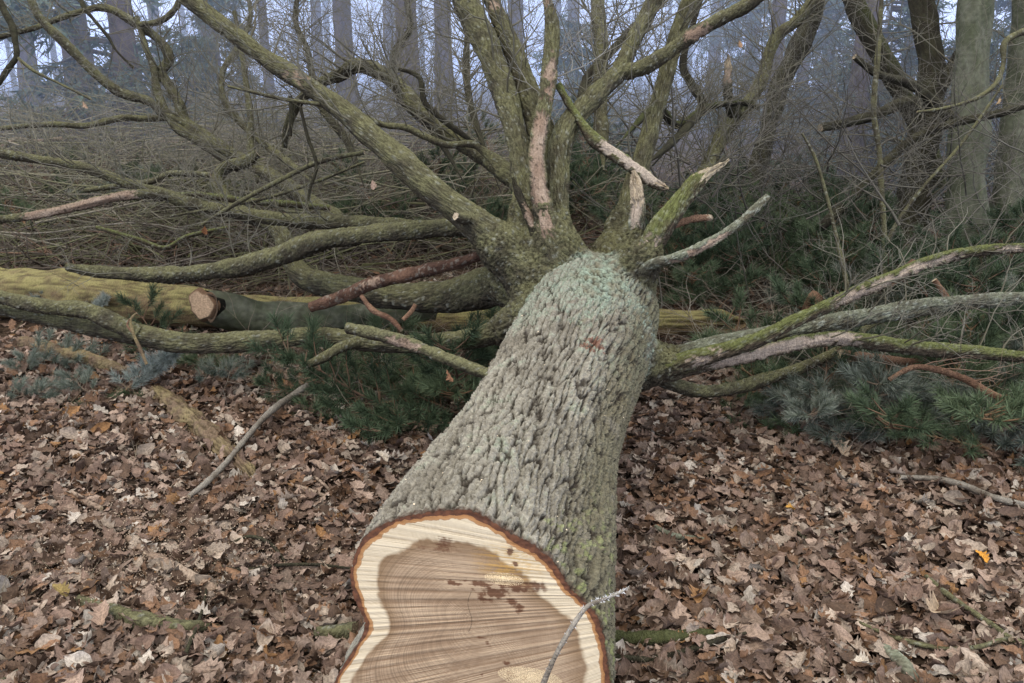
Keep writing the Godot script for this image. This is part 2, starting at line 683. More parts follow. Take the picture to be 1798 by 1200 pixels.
# centre, the ring's two directions and its size at a share f of the trunk's length
func trunk_ring(f: float) -> Array:
	var ax := (AXIS_B - AXIS_A)
	var axis := ax.normalized()
	var c := AXIS_A + ax * f
	var bow := sin(clampf(f, 0.0, 1.0) * PI)
	c += Vector3(-0.035, -0.03, 0) * bow
	var k := smoothstep(0.0, 0.35, f)
	var nn := (face_n * (1.0 - k) + (-axis) * k).normalized()
	var ex := Vector3.UP.cross(nn).normalized()
	var ey := nn.cross(ex).normalized()
	var r := 0.33
	if f < 0.5:
		r = lerpf(0.325, 0.285, smoothstep(0.0, 0.5, f))
	else:
		r = lerpf(0.285, 0.30, smoothstep(0.5, 0.9, f))
	if f > 0.93:
		var e := clampf((f - 0.93) / 0.24, 0.0, 1.0)
		r *= sqrt(maxf(1.0 - e * e, 0.0)) * 0.99 + 0.01
	return [c, ex, ey, r]


func trunk_point(f: float, w: float, s: float) -> Array:
	var t := trunk_ring(f)
	var r0: float = t[3]
	var k := 1.0 - smoothstep(0.0, 0.5, f)
	var lobes := 1.0 + 0.03 * sin(w * 3.0 + 1.0) + 0.025 * sin(w * 5.0 + 2.0 + f * 2.0) + 0.015 * sin(w * 8.0)
	var r := lerpf(r0 * lobes, out_r(w) * r0 / 0.325 * lerpf(1.0, 1.0, k), k)
	var ca := cos(w)
	var sa := sin(w)
	r += 0.012 * nz.get_noise_3d(ca * 1.6, sa * 1.6, s * 2.4)
	# bark: plates between fissures that run along the trunk
	var cell := 0.0225
	var qx := ca * 0.31 / cell
	var qy := sa * 0.31 / cell
	var qz := s / cell
	var wx := nz.get_noise_3d(qx * 0.22, qy * 0.22, qz * 0.1) * 0.7
	var wy := nz.get_noise_3d(qx * 0.22 + 50.0, qy * 0.22, qz * 0.1) * 0.7
	var e1 := clampf((nc.get_noise_3d(qx + wx, qy + wy, qz * 0.42 + wx) + 1.0) * 1.45, 0.0, 1.0)
	var e2 := clampf((nc.get_noise_3d(qx * 0.82 + wy * 0.7 + 7.0, qy * 0.82 + wx * 0.7, qz * 0.085) + 1.0) * 1.5, 0.0, 1.0)
	var fine := nf.get_noise_3d(qx * 1.1, qy * 1.1, qz * 0.9)
	var fine2 := nz.get_noise_3d(qx * 3.4, qy * 3.4, qz * 2.6)
	var deep := smoothstep(-0.45, 0.25, nz.get_noise_3d(qx * 0.5 + 20.0, qy * 0.5, qz * 0.3))
	var plate := lerpf(1.0, smoothstep(0.02, 0.34, e1), 0.25 + 0.75 * deep) * 0.38 + lerpf(1.0, smoothstep(0.0, 0.34, e2), 0.75 + 0.25 * deep) * 0.5 + e2 * 0.12
	var h := plate * 0.78 + fine * 0.2 + fine2 * 0.13 + 0.06 * nz.get_noise_3d(qx * 6.5, qy * 6.5, qz * 5.5) + 0.1
	# some holes where plates broke out
	if fine > 0.38:
		h -= (fine - 0.38) * 1.0 * (1.0 - plate * 0.4)
	var fade := smoothstep(0.0, 0.02, f) * 0.7 + 0.3
	r += (h - 0.6) * 0.03 * fade
	var p: Vector3 = t[0] + (t[1] * ca + t[2] * sa) * r
	return [p, h, plate, fine, fine2]


func build_oak() -> void:
	make_outline()
	oak = thing("felled_oak", "huge felled oak with pale sawn butt and mossy limbs spread behind", "felled tree")
	var g := Geo.new()
	var na := 560
	var ns := 470
	var length := (AXIS_B - AXIS_A).length()
	var red_at := at(1042, 592, 3.18)
	for i in ns + 1:
		var f := 1.16 * pow(float(i) / ns, 1.12)
		for j in na + 1:
			var w := TAU * (j % na) / na
			var s := f * length
			var q := trunk_point(f, w, s)
			var p: Vector3 = q[0]
			var h: float = q[1]
			g.v.append(p)
			var a := nf.get_noise_3d(p.x * 4.0, p.y * 4.0, p.z * 4.0)
			var b := nf.get_noise_3d(p.x * 16.0, p.y * 16.0 + 5.0, p.z * 16.0)
			var d := nz.get_noise_3d(p.x * 60.0, p.y * 60.0, p.z * 60.0)
			var c := Color(0.26, 0.238, 0.19).lerp(Color(0.44, 0.415, 0.345), clampf(0.5 + a * 0.9 + b * 0.6 + d * 0.25, 0.0, 1.0))
			# grey green crust lichen, thicker towards the fork
			var li := clampf((b * 0.9 + a * 0.7 + smoothstep(0.5, 0.95, f) * 0.85 - 0.22) * 1.8, 0.0, 0.85)
			c = c.lerp(Color(0.32, 0.365, 0.27).lerp(Color(0.32, 0.39, 0.31), smoothstep(0.4, 0.9, f)), li * clampf(0.65 + d * 0.7, 0.0, 1.0))
			# algae down the right flank
			var flank := smoothstep(0.55, 0.95, cos(w)) * smoothstep(-0.5, 0.2, a + 0.35)
			c = c.lerp(Color(0.15, 0.135, 0.075), flank * 0.75)
			if cos(w) > 0.55 and b > 0.12:
				c = c.lerp(Color(0.3, 0.34, 0.13), clampf((b - 0.2) * 5.0, 0.0, 0.6) * (1.0 - smoothstep(0.05, 0.35, f)))
			# deep bark in the fissures
			c = c.lerp(Color(0.045, 0.036, 0.028), clampf((0.74 - float(q[2])) * 2.2 + (0.4 - h) * 1.5, 0.0, 0.9))
			# rust brown places where a plate came off
			var rd := (p - red_at).length() + d * 0.02 + b * 0.04
			if rd < 0.055:
				c = c.lerp(Color(0.24, 0.11, 0.075), 0.8)
			if f < 0.012:
				c = Color(0.07, 0.035, 0.022).lerp(c, clampf(f / 0.012 + d * 0.4, 0.0, 1.0))
			g.c.append(c)
			g.uv.append(Vector2(w, s))
	for i in ns:
		for j in na:
			var p := i * (na + 1) + j
			g.ix.append_array(PackedInt32Array([p, p + na + 1, p + 1, p + 1, p + na + 1, p + na + 2]))
	g.smooth_normals()
	for i in ns + 1:
		var p := i * (na + 1)
		var nn := (g.n[p] + g.n[p + na]).normalized()
		g.n[p] = nn
		g.n[p + na] = nn
	part(oak, "trunk", g.mesh(mats.bark), "", "thick grey trunk with cracked lichen covered bark")
	build_cut(na)


var oak: Node3D


# the sawn face: growth rings, sapwood, heartwood and the saw's marks, worked out in the plane of the cut
func build_cut(na: int) -> void:
	const SIZE := 0.94
	const PX := 900
	var im := Image.create(PX, PX, false, Image.FORMAT_RGB8)
	var hm := Image.create(PX, PX, false, Image.FORMAT_RGB8)
	var pivot := on_face(1420, 1048)
	var pith := on_face(850, 1120)
	var blots := []
	# [px, py, half width, half height, strength, colour]
	var brown := Color(0.1, 0.045, 0.024)
	for b in [[868, 1040, 26, 12, 1.0], [905, 1030, 34, 12, 1.0], [838, 1025, 22, 7, 0.9], [795, 1023, 14, 5, 0.8], [898, 1058, 10, 8, 0.7], [913, 1068, 6, 9, 1.0], [850, 1052, 14, 6, 0.8], [780, 955, 12, 10, 0.6], [895, 970, 5, 8, 0.7], [905, 990, 4, 4, 0.8], [770, 965, 34, 7, 0.35], [945, 1030, 16, 10, 0.5], [845, 1120, 8, 3, 0.5], [857, 1130, 4, 5, 0.6], [888, 1165, 6, 4, 0.7], [895, 1185, 9, 7, 0.6], [846, 1185, 3, 3, 0.7], [920, 1190, 10, 7, 0.5]]:
		var q := on_face(b[0], b[1])
		var e := on_face(b[0] + b[2], b[1] + b[3])
		blots.append([q, absf(e.x - q.x), absf(e.y - q.y), b[4]])
	var dust := on_face(885, 1017)
	var dust2 := on_face(930, 1190)
	var streak := on_face(900, 990)
	var crack := on_face(825, 1075)
	for y in PX:
		for x in PX:
			var q := Vector2((x + 0.5) / PX - 0.5, 0.5 - (y + 0.5) / PX) * SIZE
			var w := q.angle()
			var rn := q.length() / out_r(w)
			if rn > 1.06:
				continue
			var n1 := nz.get_noise_2d(q.x * 9.0, q.y * 9.0)
			var n2 := nf.get_noise_2d(q.x * 40.0, q.y * 40.0)
			# the saw ran in fans that close up far to the right
			var ph := atan2(q.y - pivot.y, pivot.x - q.x)
			var m1 := nz.get_noise_2d(ph * 65.0, q.x * 0.8)
			var m2 := nz.get_noise_2d(ph * 230.0 + 30.0, q.x * 1.6)
			var m3 := nz.get_noise_2d(ph * 540.0 + 70.0, q.x * 3.0)
			var saw := m1 * 0.4 + m2 * 0.45 * (0.5 + n1) + m3 * 0.2 + n2 * 0.12
			var edge_cm := (1.0 - rn) * out_r(w)
			var bark_cm := 0.016 + 0.006 * n1 + 0.0035 * nz.get_noise_2d(w * 11.0, 2.0) + 0.002 * n2
			var sap := 0.042 + 0.014 * maxf(0.0, sin(w - 0.3)) + 0.006 * n1 + 0.002 * n2
			var c: Color
			var hh := 0.5 + saw * 0.3
			if edge_cm < bark_cm:
				c = Color(0.075, 0.035, 0.022).lerp(Color(0.13, 0.055, 0.03), clampf(0.5 + n2 * 1.5, 0.0, 1.0))
				hh = 0.3 + n2 * 0.3
			elif edge_cm < bark_cm + 0.011 + 0.002 * n2:
				var k := (edge_cm - bark_cm) / 0.011
				c = Color(0.29, 0.14, 0.056).lerp(Color(0.38, 0.215, 0.095), clampf(k + saw * 0.6, 0.0, 1.0))
				if k > 0.86:
					c = Color(0.3, 0.17, 0.09)
			else:
				var ring := q.distance_to(pith) * (1.0 + 0.05 * nz.get_noise_2d(w * 1.2, 4.0))
				var shape := lerpf(ring * 2.6, rn, 0.75)
				var rings := nz.get_noise_2d(shape * 75.0, 1.5) * 1.3
				var sapw := Color(0.48, 0.4, 0.275).lerp(Color(0.6, 0.525, 0.385), clampf(0.5 + saw * 1.1, 0.0, 1.0))
				var heart := Color(0.235, 0.163, 0.104).lerp(Color(0.38, 0.285, 0.19), clampf(0.5 + saw * 1.3 + n1 * 0.4, 0.0, 1.0))
				heart = heart * (1.0 + rings * 0.22 * clampf(0.4 - q.x * 3.0, 0.2, 1.0))
				# the heartwood is darkest at its border
				var into := (edge_cm - bark_cm - 0.014 - sap) / 0.06
				var hk := smoothstep(-0.1, 0.16, into + n2 * 0.12)
				heart = heart.lerp(Color(0.17, 0.105, 0.053), clampf(1.0 - into, 0.0, 1.0) * 0.85 * smoothstep(-0.3, 0.3, q.y + 0.25 + n1 * 0.2))
				c = sapw.lerp(heart, hk)
				var dark := smoothstep(0.12, 0.5, -saw) * (0.55 if hk > 0.5 else 0.26)
				c = c.lerp(Color(0.17, 0.105, 0.06), dark)
				# orange run of sap at the top right
				var sk := 1.0 - clampf(Vector2((q.x - streak.x) / 0.13, (q.y - streak.y) / 0.07).length(), 0.0, 1.0)
				c = c.lerp(Color(0.42, 0.25, 0.07), clampf(sk * 1.2 * smoothstep(-0.1, 0.35, m2 + n2 * 0.6), 0.0, 0.75))
				var st := 0.0
				for b in blots:
					var dd := Vector2((q.x - b[0].x) / b[1], (q.y - b[0].y) / b[2]).length() + n2 * 0.9 + m2 * 0.5
					st = maxf(st, clampf(1.25 - dd, 0.0, 1.0) * b[3])
				c = c.lerp(brown, clampf(st * 2.2, 0.0, 0.92))
				var du := 1.0 - Vector2((q.x - dust.x) / 0.055, (q.y - dust.y) / 0.018).length()
				du = maxf(du, 1.0 - Vector2((q.x - dust2.x) / 0.09, (q.y - dust2.y) / 0.03).length())
				if du > 0.0 and nz.get_noise_2d(q.x * 420.0, q.y * 420.0) > 0.15 - du * 0.6:
					c = Color(0.68, 0.55, 0.34)
					hh += 0.3
				if absf(q.x - crack.x + 0.006 * sin((q.y - crack.y) * 60.0)) < 0.0008 and absf(q.y - crack.y) < 0.06:
					c = c * 0.35
			im.set_pixel(x, y, Color(clampf(c.r, 0, 1), clampf(c.g, 0, 1), clampf(c.b, 0, 1)).linear_to_srgb())
			hm.set_pixel(x, y, Color(hh, hh, hh))
	var m := StandardMaterial3D.new()
	m.resource_name = "sawn_oak"
	m.albedo_texture = ImageTexture.create_from_image(im)
	m.roughness = 0.75
	m.metallic_specular = 0.3
	m.heightmap_enabled = true
	m.heightmap_texture = ImageTexture.create_from_image(hm)
	m.heightmap_scale = 0.35
	m.cull_mode = BaseMaterial3D.CULL_DISABLED
	var g := Geo.new()
	var rows := 60
	g.v.append(AXIS_A)
	g.uv.append(Vector2(0.5, 0.5))
	for i in range(1, rows + 1):
		var f := float(i) / rows
		for j in na:
			var w := TAU * j / na
			var rim: Vector3 = trunk_point(0.0, w, 0.0)[0]
			var p := AXIS_A.lerp(rim, f)
			var q := p - AXIS_A
			var q2 := Vector2(q.dot(face_x), q.dot(face_y))
			var ph := atan2(q2.y - pivot.y, pivot.x - q2.x)
			if i < rows:
				p += face_n * (nz.get_noise_2d(ph * 65.0, q2.x * 0.8) * 0.0016 + nz.get_noise_2d(ph * 230.0 + 30.0, q2.x * 1.6) * 0.0008)
			g.v.append(p)
			g.uv.append(Vector2(0.5 + q2.x / SIZE, 0.5 - q2.y / SIZE))
	g.c.resize(g.v.size())
	g.c.fill(Color.WHITE)
	for j in na:
		var j2 := (j + 1) % na
		g.ix.append_array(PackedInt32Array([0, 1 + j2, 1 + j]))
		for i in rows - 1:
			var p := 1 + i * na
			g.ix.append_array(PackedInt32Array([p + j, p + j2, p + na + j, p + j2, p + na + j2, p + na + j]))
	g.smooth_normals()
	for k in g.n.size():
		if g.n[k].dot(face_n) < 0.0:
			g.n[k] = -g.n[k]
	part(oak, "sawn_face", g.mesh(m), "", "pale sawn face with cream sapwood and brown heartwood")


# the mist: thin among the first trees, thick behind them
func build_mist() -> void:
	for r in [["mist_bank", Vector3(0, 0.9, -12.5), Vector3(60, 5.0, 6), 0.036, "thin blue mist among the first standing pines"], ["mist_bank", Vector3(0, 1.6, -22.75), Vector3(110, 6.2, 14.5), 0.055, "blue mist between the middle ranks of pines"], ["mist_bank", Vector3(0, 2.6, -44.25), Vector3(110, 8.6, 28.5), 0.085, "thick pale mist filling the wood far behind"]]:
		var fm := FogMaterial.new()
		fm.density = r[3]
		fm.albedo = Color(0.77, 0.85, 1.0)
		var f := FogVolume.new()
		f.name = numbered(r[0])
		f.shape = RenderingServer.FOG_VOLUME_SHAPE_BOX
		f.size = r[2]
		f.material = fm
		add_child(f)
		f.position = r[1]
		tag(f, r[4], "", "", "stuff")


# ---------- the fork: trunk end and limb roots grown together, as the smooth union of tapered bones
var bones := []


func bone_rows(rows: Array, grow: float, kind: int) -> void:
	for i in rows.size() - 1:
		var a: Array = rows[i]
		var b: Array = rows[i + 1]
		bones.append([at(a[0], a[1], a[2]), at(b[0], b[1], b[2]), a[3] / FPX * a[2] * grow, b[3] / FPX * b[2] * grow, kind])


func field(p: Vector3, list: Array) -> float:
	var d := 1.0
	for k in list:
		var a: Vector3 = k[0]
		var ab: Vector3 = k[1] - a
		var t := clampf((p - a).dot(ab) / ab.length_squared(), 0.0, 1.0)
		var e: float = (p - a - ab * t).length() - lerpf(k[2], k[3], t)
		var h := maxf(0.07 - absf(d - e), 0.0) / 0.07
		d = minf(d, e) - h * h * 0.07 * 0.25
	return d


func build_fork() -> void:
	bones.append([trunk_ring(0.72)[0], trunk_ring(0.9)[0], 0.272, 0.288, 0])
	bones.append([trunk_ring(0.9)[0], AXIS_B + Vector3(0.0, 0.02, -0.02), 0.288, 0.262, 0])
	bone_rows([[1010, 545, 4.05, 60], [945, 490, 3.98, 52], [885, 438, 3.98, 37], [835, 390, 4.0, 26]], 1.0, 1)
	bone_rows([[990, 545, 3.95, 50], [945, 552, 3.9, 42], [900, 574, 3.97, 28], [850, 590, 4.05, 16]], 1.0, 1)
	bone_rows([[1000, 500, 4.05, 60], [950, 440, 4.02, 36], [924, 380, 4.06, 25], [918, 330, 4.12, 16]], 1.0, 1)
	bone_rows([[1000, 500, 4.0, 60], [975, 440, 3.93, 34], [953, 370, 3.88, 16]], 1.0, 1)
	bone_rows([[1000, 520, 4.05, 60], [985, 450, 4.02, 34], [981, 370, 4.05, 16]], 1.0, 1)
	bone_rows([[1060, 540, 4.0, 70], [1082, 460, 4.22, 44], [1092, 400, 4.35, 24], [1104, 350, 4.42, 14]], 1.0, 1)
	bone_rows([[1090, 545, 3.95, 50], [1112, 490, 3.84, 34], [1130, 455, 3.76, 25], [1152, 412, 3.74, 15]], 1.0, 1)
	bone_rows([[1085, 520, 4.0, 50], [1112, 450, 3.92, 24], [1118, 395, 3.88, 9]], 1.0, 1)
	bone_rows([[1060, 600, 3.95, 70], [1120, 640, 3.82, 40], [1190, 640, 3.75, 17]], 1.0, 1)
	bone_rows([[1060, 600, 4.0, 60], [1130, 636, 3.98, 36], [1200, 624, 3.98, 16]], 1.0, 1)
	bone_rows([[960, 540, 4.1, 50], [905, 492, 4.25, 44], [850, 506, 4.45, 30]], 1.0, 1)
	var lo := Vector3(1e9, 1e9, 1e9)
	var hi := -lo
	for k in bones:
		for q in 2:
			var r: float = k[2 + q] + 0.04
			lo = lo.min(k[q] - Vector3.ONE * r)
			hi = hi.max(k[q] + Vector3.ONE * r)
	lo.z = lo.z
	var cs := 0.0085
	var bl := 8
	var nb := Vector3i(((hi - lo) / (cs * bl)).ceil())
	var g := Geo.new()
	var where := {}
	var edges := []
	for bx in nb.x:
		for by in nb.y:
			for bz in nb.z:
				var c := lo + (Vector3(bx, by, bz) + Vector3.ONE * 0.5) * cs * bl
				var near := []
				for k in bones:
					var a: Vector3 = k[0]
					var ab: Vector3 = k[1] - a
					var t := clampf((c - a).dot(ab) / ab.length_squared(), 0.0, 1.0)
					if absf((c - a - ab * t).length() - lerpf(k[2], k[3], t)) < 0.17 or (c - a - ab * t).length() < lerpf(k[2], k[3], t):
						near.append(k)
				if near.is_empty() or absf(field(c, near)) > cs * bl * 0.9 + 0.03:
					continue
				var f := PackedFloat32Array()
				var w := bl + 1
				f.resize(w * w * w)
				for x in w:
					for y in w:
						for z in w:
							f[(x * w + y) * w + z] = field(lo + Vector3(bx * bl + x, by * bl + y, bz * bl + z) * cs, near)
				for x in bl:
					for y in bl:
						for z in bl:
							var sum := Vector3.ZERO
							var cnt := 0
							var o := (x * w + y) * w + z
							var s0 := f[o] < 0.0
							var mixed := false
							for q in 8:
								if (f[o + (q & 1) * w * w + ((q >> 1) & 1) * w + (q >> 2)] < 0.0) != s0:
									mixed = true
									break
							if not mixed:
								continue
							for e in 12:
								var ax := e / 4
								var u := (e & 1)
								var v := (e >> 1) & 1
								var p0 := Vector3i(0, u, v) if ax == 0 else (Vector3i(u, 0, v) if ax == 1 else Vector3i(u, v, 0))
								var p1 := p0 + (Vector3i(1, 0, 0) if ax == 0 else (Vector3i(0, 1, 0) if ax == 1 else Vector3i(0, 0, 1)))
								var fa := f[o + p0.x * w * w + p0.y * w + p0.z]
								var fb := f[o + p1.x * w * w + p1.y * w + p1.z]
								if (fa < 0.0) != (fb < 0.0):
									sum += Vector3(p0).lerp(Vector3(p1), fa / (fa - fb))
									cnt += 1
							var id := Vector3i(bx * bl + x, by * bl + y, bz * bl + z)
							where[id] = g.v.size()
							g.v.append(lo + (Vector3(id) + sum / cnt) * cs)
							for ax in 3:
								var step: int = [w * w, w, 1][ax]
								var fb := f[o + step]
								if (f[o] < 0.0) != (fb < 0.0):
									edges.append([id, ax, f[o] < 0.0])
	for e in edges:
		var id: Vector3i = e[0]
		var u := Vector3i(0, 1, 0) if e[1] == 0 else (Vector3i(0, 0, 1) if e[1] == 1 else Vector3i(1, 0, 0))
		var v := Vector3i(0, 0, 1) if e[1] == 0 else (Vector3i(1, 0, 0) if e[1] == 1 else Vector3i(0, 1, 0))
		if not (where.has(id - u) and where.has(id - v) and where.has(id - u - v)):
			continue
		var q0: int = where[id]
		var q1: int = where[id - u]
		var q2: int = where[id - u - v]
		var q3: int = where[id - v]
		if e[2]:
			g.ix.append_array(PackedInt32Array([q0, q2, q1, q0, q3, q2]))
		else:
			g.ix.append_array(PackedInt32Array([q0, q1, q2, q0, q2, q3]))
	g.smooth_normals()
	# bark over the grown-together wood: furrows follow whichever bone is nearest
	var axis_t := (AXIS_B - AXIS_A).normalized()
	for i in g.v.size():
		var p := g.v[i]
		var best := 1e9
		var dir := axis_t
		var share := 0.0
		var dt := 1e9
		for k in bones:
			var ab: Vector3 = k[1] - k[0]
			var t := clampf((p - k[0]).dot(ab) / ab.length_squared(), 0.0, 1.0)
			var e: float = (p - k[0] - ab * t).length() - lerpf(k[2], k[3], t)
			if k[4] == 0:
				dt = minf(dt, e)
			if e < best:
				best = e
				dir = ab.normalized()
		share = smoothstep(0.05, 0.005, dt)
		var s := p.dot(dir)
		var q := p - dir * s
		var cell := 0.021
		var wv := nz.get_noise_3d(p.x * 9.0, p.y * 9.0, p.z * 9.0) * 0.8
		var m := q / cell + dir * (s * 0.16 / cell) + Vector3.ONE * wv
		var h := smoothstep(0.0, 0.36, clampf((nc.get_noise_3d(m.x, m.y, m.z) + 1.0) * 1.5, 0.0, 1.0))
		var fine := nf.get_noise_3d(p.x * 60.0, p.y * 60.0, p.z * 60.0)
		var nn := g.n[i]
		g.v[i] = p + nn * ((h - 0.6) * 0.013 + fine * 0.005)
		var a := nf.get_noise_3d(p.x * 4.0, p.y * 4.0, p.z * 4.0)
		var b := nf.get_noise_3d(p.x * 16.0, p.y * 16.0 + 5.0, p.z * 16.0)
		var d := nz.get_noise_3d(p.x * 60.0, p.y * 60.0, p.z * 60.0)
		var lich := Color(0.30, 0.27, 0.21).lerp(Color(0.34, 0.43, 0.34), clampf(0.55 + a * 0.7 + b * 0.9, 0.0, 0.9))
		lich = lich.lerp(Color(0.045, 0.036, 0.028), clampf((0.55 - h) * 1.7, 0.0, 0.85))
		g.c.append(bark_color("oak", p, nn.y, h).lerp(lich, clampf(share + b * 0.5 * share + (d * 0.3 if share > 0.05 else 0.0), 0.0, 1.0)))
		g.uv.append(Vector2.ZERO)
	g.smooth_normals()
	part(oak, "fork", g.mesh(mats.bark), "", "gnarled fork where the limbs grow from the trunk")


func build_oak_limbs() -> void:
	var l: Dictionary
	var z := Vector3(0.2, 0.3, 0.95)
	# the big limb to the upper left
	l = limb(oak, "limb", traced([[985, 545, 4.0, 52], [935, 490, 3.98, 50], [885, 438, 3.98, 38], [830, 388, 4.0, 31], [770, 342, 4.05, 28], [710, 290, 4.15, 27], [650, 237, 4.3, 24], [600, 193, 4.45, 20], [540, 150, 4.6, 17], [470, 105, 4.75, 16], [400, 52, 4.9, 15], [335, 0, 5.05, 17], [270, -55, 5.2, 15]]), {"flare": 0.25, "bare": [[0.55, 0.62, -0.1, z]]}, "long mossy limb rising to the upper left")
	twigs_along(l, 18, 0.55, 0.006, 2, 101, 0.4)
	var stub := limb(l.node, "branch_stub", traced([[818, 385, 3.92, 10], [806, 382, 3.88, 8], [800, 380, 3.86, 7]]), {"wood": Color(0.6, 0.5, 0.36)})
	# arm to the left, lying over the brush
	l = limb(oak, "limb", traced([[930, 440, 4.15, 22], [860, 405, 4.35, 19], [800, 399, 4.45, 18], [720, 405, 4.55, 18], [640, 412, 4.65, 19], [560, 424, 4.75, 20], [490, 450, 4.85, 20], [420, 468, 4.95, 19], [340, 480, 5.05, 17], [260, 483, 5.15, 15], [180, 478, 5.3, 12], [120, 470, 5.4, 8]]), {}, "mossy limb curving left over the yellow log")
	twigs_along(l, 7, 0.4, 0.004, 2, 102, 0.5)
	# dark thick limb in the shade behind the sawn limb
	l = limb(oak, "limb", traced([[965, 520, 4.1, 40], [905, 492, 4.25, 40], [850, 506, 4.45, 37], [780, 522, 4.65, 32], [700, 520, 4.8, 28], [620, 508, 4.95, 25], [545, 492, 5.15, 22], [512, 460, 5.4, 18], [495, 415, 5.7, 16], [462, 388, 6.0, 15], [420, 372, 6.2, 15], [392, 345, 6.3, 14], [383, 315, 6.35, 13], [398, 294, 6.35, 12], [430, 286, 6.3, 11], [452, 270, 6.3, 8]]), {"bark": "oak"}, "thick dark limb in the shade, bent back on itself")
	twigs_along(l, 8, 0.5, 0.004, 2, 103, 0.5)
	# front left limb with its fork
	l = limb(oak, "limb", traced([[990, 545, 3.95, 40], [945, 552, 3.9, 38], [905, 572, 3.95, 28], [850, 590, 4.05, 22], [780, 602, 4.18, 19], [700, 605, 4.3, 18], [620, 597, 4.42, 18], [540, 592, 4.52, 18], [460, 597, 4.6, 19], [380, 604, 4.66, 20], [300, 600, 4.7, 21], [220, 583, 4.75, 21], [150, 570, 4.8, 18], [80, 556, 4.85, 15], [0, 543, 4.9, 13], [-70, 535, 4.95, 11]]), {"flare": 0.15}, "low mossy limb sweeping left close to the ground")
	var fork := limb(l.node, "branch", traced([[240, 588, 4.7, 16], [200, 566, 4.66, 15], [150, 546, 4.66, 14], [80, 538, 4.7, 13], [0, 522, 4.75, 12], [-70, 505, 4.8, 10]]), {})
	limb(l.node, "branch", traced([[640, 598, 4.38, 10], [600, 610, 4.3, 9], [565, 630, 4.22, 8], [538, 642, 4.18, 7]]), {"wood": Color(0.66, 0.6, 0.46)})
	# the dead snag in the middle, bare of bark below
	l = limb(oak, "limb", traced([[985, 470, 3.9, 30], [966, 425, 3.86, 21], [953, 370, 3.88, 19], [945, 315, 3.92, 18], [943, 268, 3.98, 16], [953, 205, 4.08, 16], [962, 150, 4.16, 15], [968, 90, 4.24, 15], [968, 40, 4.3, 13], [962, 0, 4.36, 9], [958, -40, 4.4, 4]]), {"bark": "oak", "bare": [[0.08, 0.5, 0.3, z], [0.52, 0.72, -0.15, z], [0.86, 1.0, 0.2, z]], "torn": 0.12, "cap": false}, "dead upright limb, its lower half stripped to tan wood")
	twigs_along(l, 9, 0.35, 0.004, 2, 104, 0.5, 0.1, Color(0.11, 0.1, 0.08), Color(0.3, 0.3, 0.29))
	limb(l.node, "branch_stub", traced([[950, 430, 3.92, 12], [930, 385, 3.9, 9], [912, 345, 3.92, 7], [900, 312, 3.95, 4]]), {"bark": "dark", "bare": [[0.2, 0.6, -0.1, z]], "torn": 0.2, "cap": false})
	# two stems behind it that lean left
	l = limb(oak, "limb", traced([[960, 480, 4.0, 34], [935, 430, 4.02, 30], [924, 380, 4.06, 25], [918, 320, 4.12, 22], [910, 260, 4.2, 22], [893, 190, 4.32, 23], [866, 110, 4.46, 24], [836, 40, 4.6, 25], [805, -30, 4.75, 23]]), {}, "stout mossy stem leaning left behind the dead snag")
	twigs_along(l, 18, 0.6, 0.006, 2, 105, 0.45)
	l = limb(oak, "limb", traced([[968, 420, 4.12, 30], [962, 330, 4.2, 27], [956, 260, 4.28, 26], [938, 190, 4.38, 24], [912, 120, 4.5, 21], [888, 60, 4.6, 17], [862, 0, 4.7, 14], [840, -50, 4.8, 12]]), {"bare": [[0.78, 0.88, 0.0, z]]}, "second stem crossing behind the first")
	twigs_along(l, 15, 0.6, 0.006, 2, 106, 0.45)
	# the stem that forks to the right
	l = limb(oak, "limb", traced([[985, 490, 4.0, 36], [982, 430, 4.02, 25], [981, 370, 4.05, 20], [982, 310, 4.1, 19], [984, 258, 4.16, 20], [1004, 212, 4.24, 21], [1045, 168, 4.34, 20], [1085, 128, 4.44, 18], [1108, 80, 4.54, 16], [1132, 35, 4.64, 16], [1155, -15, 4.74, 15], [1170, -50, 4.8, 14]]), {}, "stem bending right into a fork")
	twigs_along(l, 15, 0.6, 0.006, 2, 107, 0.45)
	limb(l.node, "branch", traced([[1085, 128, 4.44, 15], [1125, 120, 4.42, 13], [1165, 97, 4.4, 12], [1210, 66, 4.38, 12], [1260, 36, 4.36, 11], [1310, 10, 4.34, 11], [1350, -20, 4.3, 10]]), {"bare": [[0.42, 0.62, 0.05, Vector3(-0.3, -0.2, 0.9)]]})
	# right rear stem
	l = limb(oak, "limb", traced([[1085, 530, 4.1, 50], [1082, 460, 4.25, 36], [1090, 405, 4.35, 26], [1106, 345, 4.42, 20], [1126, 285, 4.5, 18], [1146, 215, 4.6, 17], [1166, 145, 4.72, 15], [1186, 70, 4.84, 16], [1212, 0, 4.95, 16], [1230, -50, 5.0, 15]]), {"bark": "oak"}, "grey green stem rising behind the broken stubs")
	twigs_along(l, 18, 0.6, 0.006, 2, 108, 0.35)
	# the torn branch that hangs across the fork, its broken end to the right
	l = limb(oak, "limb", traced([[980, 150, 4.25, 7], [1000, 185, 4.22, 8], [1020, 215, 4.18, 9], [1042, 245, 4.12, 13], [1075, 268, 4.06, 15], [1110, 292, 4.02, 14], [1145, 318, 3.98, 13], [1174, 333, 3.95, 9]]), {"bark": "moss", "bare": [[0.5, 1.0, 0.05, Vector3(0.0, 0.7, 0.7)]], "pale": 0.7, "torn": 0.08, "tip": 0.95}, "torn branch hanging across the fork with pale broken end")
